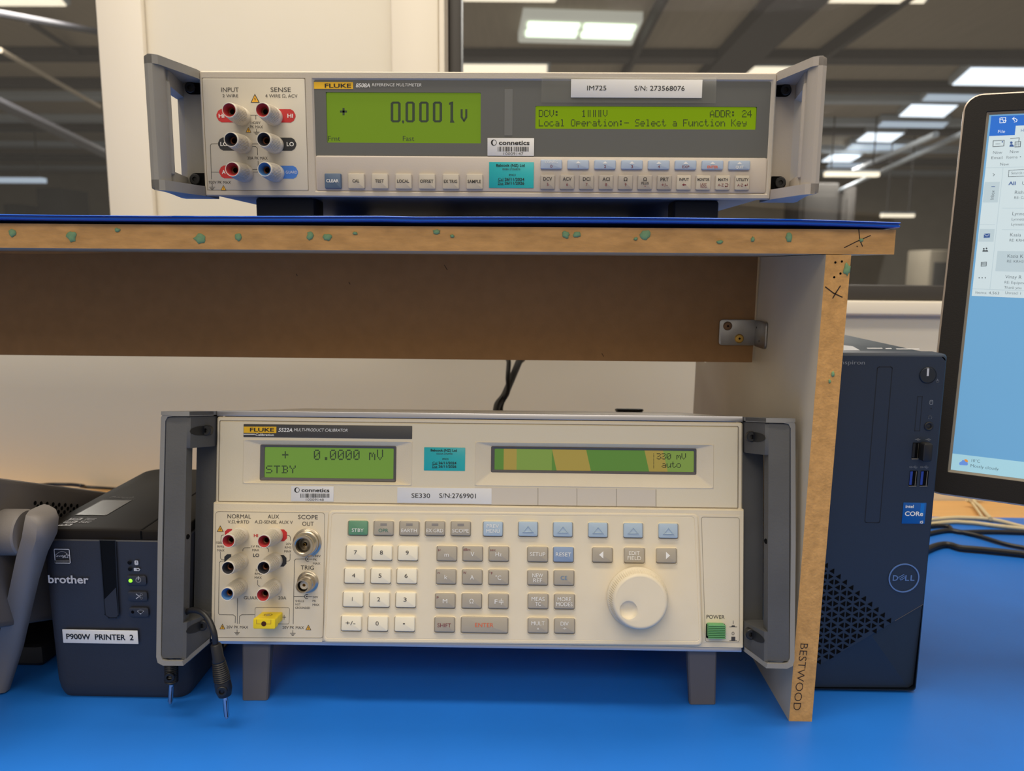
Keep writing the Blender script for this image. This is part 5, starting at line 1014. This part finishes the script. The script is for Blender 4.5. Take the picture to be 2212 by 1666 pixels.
b.add([P3(cr2, -.0006), P3(R_, -.0006), P3((TX1-.0022, .006), -.0040), P3((TX1-.0060, .0030), -.0040), P3(mid_, -.0012)], [(0, 1, 2, 4), (4, 2, 3)], 'tower_navy_low')
b.add([P3((TX0+.0022, yc(TX0+.0022)), -.0006), P3(cr2, -.0006), P3(mid_, -.0012), P3((TX1-.0060, .0030), -.0040), P3((TX0+.0022, .0030), -.0022)], [(0, 1, 2), (0, 2, 3, 4)], 'tower_navy')
b.line(TF, [R_, cr2], .0005, 'crease', 0, uv=True)
# ventilation mesh of triangles
s_ = 126/5.554*TF.mpp(1850, 1350)[0]*1.02; colw = s_*.5*1.24; tv = []
top = (tq(1786, 1217), tq(1933, 1341)); bot = (tq(1933, 1341), tq(1757, 1471))
def lineat(ab, x): (x0, y0), (x1, y1) = ab; return y0+(y1-y0)*(x-x0)/(x1-x0)
apex = tq(1933.5, 1341); holesT = []
W2 = 80.5/5.554*TF.mpp(1850, 1350)[0]; H2 = 64/5.554*TF.mpp(1850, 1350)[1]
for i in range(0, 14):
    for j in range(-24, 24):
        if (i+j) % 2: continue
        ox = apex[0]-.0028-i*W2; oy_ = apex[1]+j*H2
        for sg in (-1, 1):
            tx_ = ox+sg*.00065; a1 = (tx_+sg*.0041, oy_); p1 = (tx_, oy_+.0024*sg); p2 = (tx_, oy_-.0024*sg); cx = (a1[0]+p1[0]+p2[0])/3
            if oy_+.0021 > lineat(top, cx)+.0011 or oy_-.0014 < yc(cx) or min(a1[0], p1[0]) < TX0+.004: continue
            b.flat(TF, [a1, p1, p2], 'hole_black', .00025)
# drive bay, card slot and legends
for q_ in ([(1895.6, 792.8), (1927.8, 792.8), (1900.3, 1129.6), (1868, 1129)],): b.line(TF, rpx(q_, 4, 2), 1.6, 'tower_line', 0, closed=True)
b.line(TF, [(1982.6, 857), (1992.4, 857), (1986.6, 931), (1975.8, 931)], 1.2, 'tower_line', 0, closed=True)
b.text(TF, 'Inspiron', 1840, 783, 56, 8.6, 'tower_grey', 0, bold=0)
arc(b, TF, 2025, 823.5, 3, 120, 420, .9, 'tower_grey', 0); b.line(TF, [(2025, 819), (2025, 823)], .9, 'tower_grey', 0)
b.outline(TF, 2008.8, 865, 2014.5, 873.6, 1.1, 'tower_grey', 0, 1.5); b.line(TF, [(2009, 868.5), (2014.3, 868.5)], 1, 'tower_grey', 0); u, v = TF.at(2011.5, 882.5); b.flat(TF, circ(u, v, .0005, 10), 'tower_line', H0)
arc(b, TF, 2009, 902, 3.6, -40, 220, 1.2, 'tower_grey', 0)
for x, y, ss in ((1981.5, 950, 0), (2004.5, 950, 0), (1975.6, 1009.3, 1), (1999, 1009.3, 1)):
    b.line(TF, [(x-5, y), (x+6, y)], .9, 'tower_grey', 0); b.line(TF, [(x-3, y), (x, y-2.3), (x+3, y-2.3)], .7, 'tower_grey', 0); b.line(TF, [(x-1, y), (x+1.5, y+2.3), (x+4, y+2.3)], .7, 'tower_grey', 0)
    if ss: b.text(TF, 'SS', x-8.5, y, 6, 3.6, 'tower_grey', 0)
b.build('front_cover', tw, angle=20)
def disc(fr, px, py, rp, h, mat, name, parent, prof=None, extra=None, n=32):
    u, v = fr.at(px, py, h); k = fr.mpp(px, py, h)[0]; r = rp*k; b = MB(); b.lathe(fr.P(u, v, 0), fr.ez, [(r, 0), (r, h*.7), (r*.94, h)] if prof is None else [(r*a, c) for a, c in prof], mat, n, cap=prof is None)
    if extra: extra(b)
    return b.build(name, parent)
disc(TF, 2004.8, 811, 17.3, .0012, 'tower_button', 'power_button', tw, extra=lambda b: (b.pflat(TF, [(2002.6, 796), (2007.2, 796), (2006, 812.5), (2001.6, 812.5)], 'grey_print', .0012)))
b = MB(); u, v = TF.at(2004.8, 811); k = TF.mpp(2004, 811)[0]; b.loft(TF, [(circ(u, v, 17.3*k, 32), .0003), (circ(u, v, 18.6*k, 32), .0003)], 'tower_line', False, False); b.build('button_gap', tw)
disc(TF, 2006.8, 921.4, 9.8, .0006, 'black', 'headset_jack', tw, prof=[(1, 0), (1, .0006), (.8, .0009), (.55, .0006), (.5, -.0), (.0001, .00025)])
def usb(x0, y0, x1, y1, blue):
    b = MB(); lean_ = 3; b.pflat(TF, [(x0+lean_, y0), (x1, y0), (x1-lean_, y1), (x0, y1)], 'hole_black', .0002); b.pflat(TF, [(x0+lean_+.5, y0+1.5), (x0+lean_+6, y0+1.5), (x0+6, y1-4), (x0+.8, y1-4)], 'usb_blue' if blue else 'black', .0004)
    b.line(TF, [(x1-3, y0+2), (x1-lean_-3, y1-3)], 1.3, 'usb_metal', .0005); b.line(TF, [(x0+.5, y1-1), (x1-lean_-1, y1-1)], 1.8, 'usb_metal', .0005)
    return b.build('usb_port', tw, label='blue usb port' if blue else 'black usb port')
usb(1969, 956.5, 1987.5, 992.5, False); usb(1993, 956.5, 2010, 992.5, False); usb(1963, 1017, 1982.5, 1051.5, True); usb(1986.4, 1017, 2006.5, 1051.5, True)
b = MB(); b.slab(TF, *quadr(TF, (1951.5, 1086), (2001, 1086.5), (1998, 1132), (1948, 1131.5), .0004), 0, .0004, 'intel_blue', .0004, .0001); h = .0004
u1_, v1_ = TF.at(1997.5, 1088, h); u0_, v0_ = TF.at(1987, 1111, h); b.flat(TF, rr(u0_, v0_, u1_, v1_, .0001), 'intel_light', h+H0*.5)
b.text(TF, 'intel', 1964.8, 1094, 17.5, 6.5, 'white_print', h, bold=1); b.text(TF, 'CORe', 1974.2, 1109.7, 39.5, 9.4, 'white_print', h, bold=1); b.text(TF, 'i5', 1990.5, 1128, 7, 5.4, 'white_print', h, bold=1); b.build('processor_sticker', tw)
b = MB(); u, v = TF.at(1952, 1248.5); k = TF.mpp(1952, 1248)[0]; R1, R2 = 33.2*k, 30.4*k; b.loft(TF, [(circ(u, v, R1, 48), .0002), (circ(u, v, R1, 48), .0007), (circ(u, v, R2, 48), .0007), (circ(u, v, R2, 48), .0002)], 'dell_ring', False, False)
for s, cx, wd in (('D', 1934, 11.5), ('L', 1959.3, 8.5), ('L', 1971, 9)): b.text(TF, s, cx, 1248.6, wd, 11.8, 'dell_ring', .0002, bold=1)
for dy in (0, 4.2, 8.4): b.line(TF, [(1940.5+dy*.55, 1247.6+dy*.75), (1952.5+dy*.35, 1241.3+dy*.75)], 1.8, 'dell_ring', .0002)
b.line(TF, [(1941, 1248), (1946, 1254)], 1.8, 'dell_ring', .0002); b.build('badge', tw)
# usb receiver plugged into the tower
ud = MB(); q_ = quadr(TF, (1994, 957), (2018.6, 960), (2016, 998.8), (1994, 997), .008); ud.slab(TF, q_[0], q_[1], q_[2]-.001, q_[3], .0006, .0085, 'black', .0018, .001, 3)
tag(ud.build('usb_receiver'), 'stubby black usb receiver sticking out of the computer tower', 'usb receiver')
# ================================================================ monitor
dl = ray(-2415, 447).normalized(); MX = -dl; nl = ray(2137.7, 247).cross(ray(2054, 1015)); MYv = nl.cross(MX).normalized()
if MYv.z < 0: MYv = -MYv
MO = oy(2137.7, 247, .70); MF = Fr(MO, MX, MYv)
us, vs0 = MF.at(2054, 1015); SW, SH = .518, -vs0
mo = thing('computer_monitor', MF.P(.26, -SH-.10, -.03)*1, 'black computer monitor showing an email window, cut off at the right edge', 'monitor')
BL, BT, BB = .0185, .0165, .0205
b = MB(); rect = (-BL, -SH-BB, SW+BL, BT); q = lambda i, r: rr(rect[0]+i, rect[1]+i, rect[2]-i, rect[3]-i, r, 6)
b.loft(MF, [(q(.004, .010), -.040), (q(0, .013), -.030), (q(-.0016, .0145), -.004), (q(-.0016, .0145), .0002), (q(-.0004, .0130), .0008)], 'mon_edge', True, False)
b.build('housing', mo)
b = MB(); b.loft(MF, [(q(-.0004, .0130), .0008), (q(.0004, .0125), .0008), (rr(-.0026, -SH-.0026, SW+.0026, .0026, .0012, 6), .0006), (rr(-.0022, -SH-.0022, SW+.0022, .0022, .0010, 6), -.0004)], 'mon_bezel', False, False)
b.loft(MF, [(rr(-.0022, -SH-.0022, SW+.0022, .0022, .0010, 6), -.0004), (rr(0, -SH, SW, 0, .0001, 6), -.0016)], 'mon_inner', False, False); b.build('bezel', mo)
b = MB(); h = -.0016
b.flat(MF, [(0, -SH), (SW, -SH), (SW, 0), (0, 0)], 'scr_blue', h)
def sp(*px): return [MF.at(x, y, h) for x, y in px]
def vrow(py, px=2120): return MF.at(px, py, h)[1]
def ucol(px, py): return MF.at(px, py, h)[0]
def sr(u0, v1, u1, v0, mat, lv=1): b.flat(MF, [(u0, v0), (u1, v0), (u1, v1), (u0, v1)], mat, h+H0*lv)
cz = lambda x, y: (1960+x/3.083, 160+y/3.083)
WR = SW-.02
vt0 = vrow(*[cz(548, 268)[1], 2138]); vfile0 = vrow(cz(718, 345)[1], cz(718, 345)[0]); vfile1 = vrow(cz(552, 413)[1], cz(552, 413)[0]); vrib = vrow(cz(530, 625)[1], cz(530, 625)[0]); vwin = vrow(cz(435, 1478)[1], cz(435, 1478)[0]); vst = vrow(cz(440, 1432)[1], cz(440, 1432)[0])
sr(.0015, -.0012, WR, vfile0, 'scr_title'); sr(.0015, vfile0, WR, vfile1, 'scr_light'); uf = ucol(*cz(718, 380)); sr(.0015, vfile0, uf, vfile1, 'scr_title', 2)
sr(.0015, vfile1, WR, vwin, 'scr_light'); sr(.0015, vrib+.0003, WR, vrib, 'scr_grey', 2); sr(.0015, vst+.0004, WR, vst, 'scr_grey', 2)
un = ucol(*cz(634, 640)); sr(un, vrib, un+.0004, vst, 'scr_grey', 2)
sr(.002, vrow(cz(520, 720)[1], cz(520, 720)[0]), un-.001, vrow(cz(505, 855)[1], cz(505, 855)[0]), 'scr_grey', 2); sr(.002, vrow(cz(470, 1032)[1], cz(470, 1032)[0]), un-.001, vrow(cz(460, 1115)[1], cz(460, 1115)[0]), 'scr_grey', 2)
sr(ucol(*cz(600, 1180)), vrow(cz(600, 1178)[1], cz(600, 1178)[0]), WR, vrow(cz(590, 1312)[1], cz(590, 1312)[0]), 'scr_grey', 2)
for y in (895, 1037): sr(ucol(*cz(630, y)), vrow(cz(630, y)[1], cz(630, y)[0])+.0003, WR, vrow(cz(630, y)[1], cz(630, y)[0]), 'scr_grey', 2)
sr(.0015, vrow(cz(490, 1003)[1], cz(490, 1003)[0])+.0003, un-.001, vrow(cz(490, 1003)[1], cz(490, 1003)[0]), 'scr_grey', 2)
def stx(s, x, y, hp, mat='scr_text', wp=None, bold=2, al='c', rot=0):
    px, py = cz(x, y); u, v = MF.at(px, py, h); kx, ky = MF.mpp(px, py, h); b.text(MF, s, 0, 0, (wp/3.083*kx) if wp else None, hp/3.083*ky, mat, h+H0*2, bold=bold, uv=(u, v), al=al, rot=rot)
stx('File', 627, 384, 20, 'scr_white', 46); stx('H', 765, 376, 20, 'scr_ink'); stx('New', 601, 523, 18, wp=60); stx('Email', 596, 558, 18, wp=72); stx('New', 713, 517, 18, wp=60); stx('Items', 697, 554, 18, wp=72); stx('New', 647, 601, 18, wp=58)
stx('Search Current Mailbox', 692, 660, 17, al='l'); stx('All', 697, 728, 22, 'scr_ink', 48, 1); stx('Unread', 765, 727, 22, al='l'); stx('Rishi', 716, 788, 22, al='l'); stx('RE: Ca', 712, 824, 17, al='l')
stx('Lynne', 700, 930, 22, al='l'); stx('Lynnette', 695, 967, 17, al='l'); stx('Lynnette', 692, 1001, 17, al='l'); stx('Kasia', 685, 1071, 22, al='l'); stx('RE: KRH3', 680, 1107, 17, al='l'); stx('Kasia K', 667, 1212, 22, al='l'); stx('RE: KRH3', 664, 1247, 17, al='l')
stx('Vinay R', 652, 1350, 22, al='l'); stx('RE: Equipment', 648, 1387, 17, al='l'); stx('Thank you', 644, 1421, 17, al='l'); stx('Items: 4,563', 455, 1454, 17, al='l', wp=155); stx('Unread: 1', 652, 1457, 17, al='l')
stx('Inbox', 566, 806, 20, rot=math.pi/2); stx('1', 571, 750, 20, 'scr_ink', rot=math.pi/2, bold=1); stx('>', 575, 671, 20, bold=1) if (1, '>') in GL else None
def spoly(pts, mat, lv=3): b.flat(MF, [MF.at(*cz(x, y), h) for x, y in pts], mat, h+H0*lv)
def sline(pts, wd, mat): b.line(MF, [cz(x, y) for x, y in pts], wd/3.083, mat, h+H0*2)
sline([(570, 662), (580, 671), (571, 680)], 3, 'scr_text'); sline([(676, 642), (800, 634)], 3, 'scr_text'); sline([(676, 642), (673, 684), (800, 680)], 3, 'scr_text')
sline([(617, 293), (655, 290), (653, 322), (616, 326), (617, 293)], 4, 'scr_white'); sline([(612, 300), (660, 312)], 3, 'scr_white'); sline([(628, 290), (645, 327)], 3, 'scr_white')
sline([(712, 288), (700, 298), (714, 310)], 4, 'scr_white'); sline([(700, 298), (722, 297), (731, 306), (726, 318), (712, 320)], 4, 'scr_white')
sline([(572, 445), (645, 441), (642, 480), (570, 484), (572, 445)], 4, 'scr_text'); sline([(588, 466), (618, 465)], 3, 'scr_text'); spoly([(628, 449), (637, 448), (637, 456), (628, 457)], 'scr_ink')
sline([(687, 430), (745, 425), (742, 450)], 4, 'scr_text'); sline([(718, 452), (755, 450), (752, 484), (716, 486), (718, 452)], 4, 'scr_text'); sline([(730, 452), (729, 485)], 2, 'scr_text'); sline([(742, 452), (741, 485)], 2, 'scr_text'); sline([(717, 468), (753, 466)], 2, 'scr_text')
spoly([(692+9*math.cos(k*.785), 458+9*math.sin(k*.785)) for k in range(8)], 'scr_ink'); spoly([(679, 485), (682, 472), (692, 468), (705, 472), (710, 485)], 'scr_ink')
spoly([(510, 1064), (551, 1062), (549, 1090), (508, 1092)], 'scr_ink'); sline([(510, 1066), (530, 1080), (550, 1064)], 3, 'scr_white')
for x in (509, 527): spoly([(x+6*math.cos(k*.785), 1165+(x-509)*-.15+6*math.sin(k*.785)) for k in range(8)], 'scr_text'); spoly([(x-10, 1184), (x-8, 1175), (x, 1172), (x+9, 1175), (x+11, 1184)], 'scr_text')
sline([(492, 1254), (527, 1252), (525, 1278), (491, 1280), (492, 1254)], 4, 'scr_text')
for k in (500, 508, 517): sline([(k, 1254), (k-1, 1279)], 2, 'scr_text')
for k in (1262, 1270): sline([(492, k), (526, k-1)], 2, 'scr_text')
for x in (478, 498, 519): spoly([(x+4*math.cos(k*.785), 1358+4*math.sin(k*.785)) for k in range(8)], 'scr_text')
spoly([(748, 550), (758, 549), (753, 556)], 'scr_text')
vtk = MF.at(2059, 980, h)[1]; sr(0, vtk, SW, -SH, 'scr_task', 1)
cy2 = lambda x, y: (1740+x/3.966, 700+y/3.966)
def s2(pts, mat, lv=3): b.flat(MF, [MF.at(*cy2(x, y), h) for x, y in pts], mat, h+H0*lv)
s2([(1372+20*math.cos(k*.628), 1178+20*math.sin(k*.628)) for k in range(10)], 'scr_sun', 2); s2([(1315, 1200), (1320, 1186), (1335, 1178), (1345, 1166), (1362, 1168), (1370, 1180), (1388, 1186), (1392, 1202), (1385, 1212), (1322, 1208)], 'scr_cloud', 3)
def st2(s, x, y, wp, hp): px, py = cy2(x, y); u, v = MF.at(px, py, h); kx, ky = MF.mpp(px, py, h); b.text(MF, s, 0, 0, wp/3.966*kx, hp/3.966*ky, 'scr_text', h+H0*2, bold=2, uv=(u, v))
st2('10°C', 1458, 1173, 72, 25); st2('Mostly cloudy', 1534, 1228, 244, 25)
b.build('screen', mo)
b = MB(); c = MF.P(SW/2, -SH*.6, -.045); ft = Vector((c.x+.03, c.y+.08, 0)); b.box((ft.x-.02, ft.y-.01, .01), (ft.x+.02, ft.y+.012, c.z+.03), 'mon_bezel', .003); b.add([MF.P(SW/2-.05, -SH*.6-.05, -.038), MF.P(SW/2+.05, -SH*.6-.05, -.038), MF.P(SW/2+.05, -SH*.6+.05, -.038), MF.P(SW/2-.05, -SH*.6+.05, -.038), Vector((ft.x-.02, ft.y+.012, c.z-.03)), Vector((ft.x+.02, ft.y+.012, c.z-.03)), Vector((ft.x+.02, ft.y+.012, c.z+.03)), Vector((ft.x-.02, ft.y+.012, c.z+.03))], [(0, 1, 2, 3), (4, 5, 6, 7), (0, 1, 5, 4), (1, 2, 6, 5), (2, 3, 7, 6), (3, 0, 4, 7)], 'mon_bezel'); b.build('stand_column', mo)
b = MB(); b.slab(XY, ft.x-.12, ft.y-.11, ft.x+.12, ft.y+.09, .0004, .012, 'mon_bezel', .02, .003, 6); b.build('stand_base', mo)
# ================================================================ cables
def cable(pts, r, mat, label, name='cable', cat='cable', group=None):
    b = MB(); b.tube(pts, r, mat, 10, 8); o = b.build(name); return tag(o, label, cat, group)
def dz(px, r): return [oz(x, y, z if isinstance(z, float) else r) for x, y, z in px]
r = .0028; tb = TX1+.0
cable([Vector((.33, 1.03, .05)), Vector((.40, 1.02, .006))]+[oz(x, y, r+.0005) for x, y in ((2020, 1122), (2090, 1119), (2150, 1124), (2215, 1140), (2300, 1160), (2420, 1190))], r, 'cable_beige', 'beige cable curving along the far edge of the blue mat, upper of the two')
cable([Vector((.33, .99, .05)), Vector((.39, .985, .006))]+[oz(x, y, r+.0005) for x, y in ((2020, 1131), (2090, 1129), (2150, 1136), (2215, 1143), (2300, 1152), (2420, 1165))], r, 'cable_beige', 'beige cable just in front of the upper one, right of the tower')
cable([Vector((.345, 1.05, .08)), Vector((.40, 1.0, .01))]+[oz(x, y, .0035) for x, y in ((2022, 1136), (2060, 1146), (2110, 1157), (2170, 1175), (2220, 1185), (2330, 1205))], .0028, 'cable_black', 'black cable slanting down to the right across the other cables')
cable([Vector((.35, .92, .05)), Vector((.38, .92, .006))]+[oz(x, y, .0034) for x, y in ((2020, 1150), (2080, 1150), (2140, 1149), (2215, 1151), (2330, 1155))], .0032, 'cable_black', 'black cable lying level behind the slanting one')
cable([Vector((.345, .87, .05)), Vector((.37, .83, .008))]+[oz(x, y, .0046) for x, y in ((2018, 1181), (2080, 1185), (2140, 1190), (2215, 1198), (2330, 1212))], .0042, 'cable_black', 'thick black cable lying nearest on the mat right of the tower')
cable([oy(2125, 1066, 1.19), oz(2104, 1081, .004), oz(2118, 1096, .004), oz(2128, 1108, .004), oz(2140, 1121, .006)], .0028, 'cable_beige', 'short beige cable dropping from the wall onto the wooden bench edge')
cable([oy(2088, 1081, 1.16), oz(2100, 1088, .004), oz(2112, 1103, .004), oz(2122, 1118, .004)], .0020, 'cable_beige', 'thin beige cable beside the dropping one')
cable([Vector((-.56, 1.12, .004)), oz(82, 1055, .006), oy(96, 1047.5, 1.12), oy(150, 1047, 1.12), oy(180, 1050, 1.12), oz(197, 1053, .004), Vector((-.50, 1.16, .004))], .0026, 'cable_black', 'black cable arching low against the wall behind the printer')
cable([Vector((-.02, .88, .12)), oy(1072, 893, .95), oy(1092, 850, .98), oy(1120, 784, 1.03), oy(1136, 745, 1.05), Vector((.03, 1.06, .42)), Vector((.03, 1.01, .45))], .0046, 'cable_black', 'thick black power cord hanging behind the calibrator', 'power_cord', 'cord')
cable([Vector((-.01, .88, .12)), oy(1082, 893, .96), oy(1097, 846, .97), oy(1097, 815, .98), oy(1099, 784, 1.0), oy(1100, 740, 1.03), Vector((.0, 1.055, .42)), Vector((.0, 1.01, .45))], .0030, 'cable_black', 'thin black cord hanging straight beside the thick one behind the calibrator', 'power_cord', 'cord')
b = MB(); q = LF.P(.116, LV1-.0006, -.225); b.slab(Fr(q, LF.ex, -LF.ez), -.015, -.004, .015, .02, 0, .004, 'black', .004, .002); tag(b.build('rubber_bumper'), 'small black rubber lump on top of the calibrator near its right rear', 'bumper')
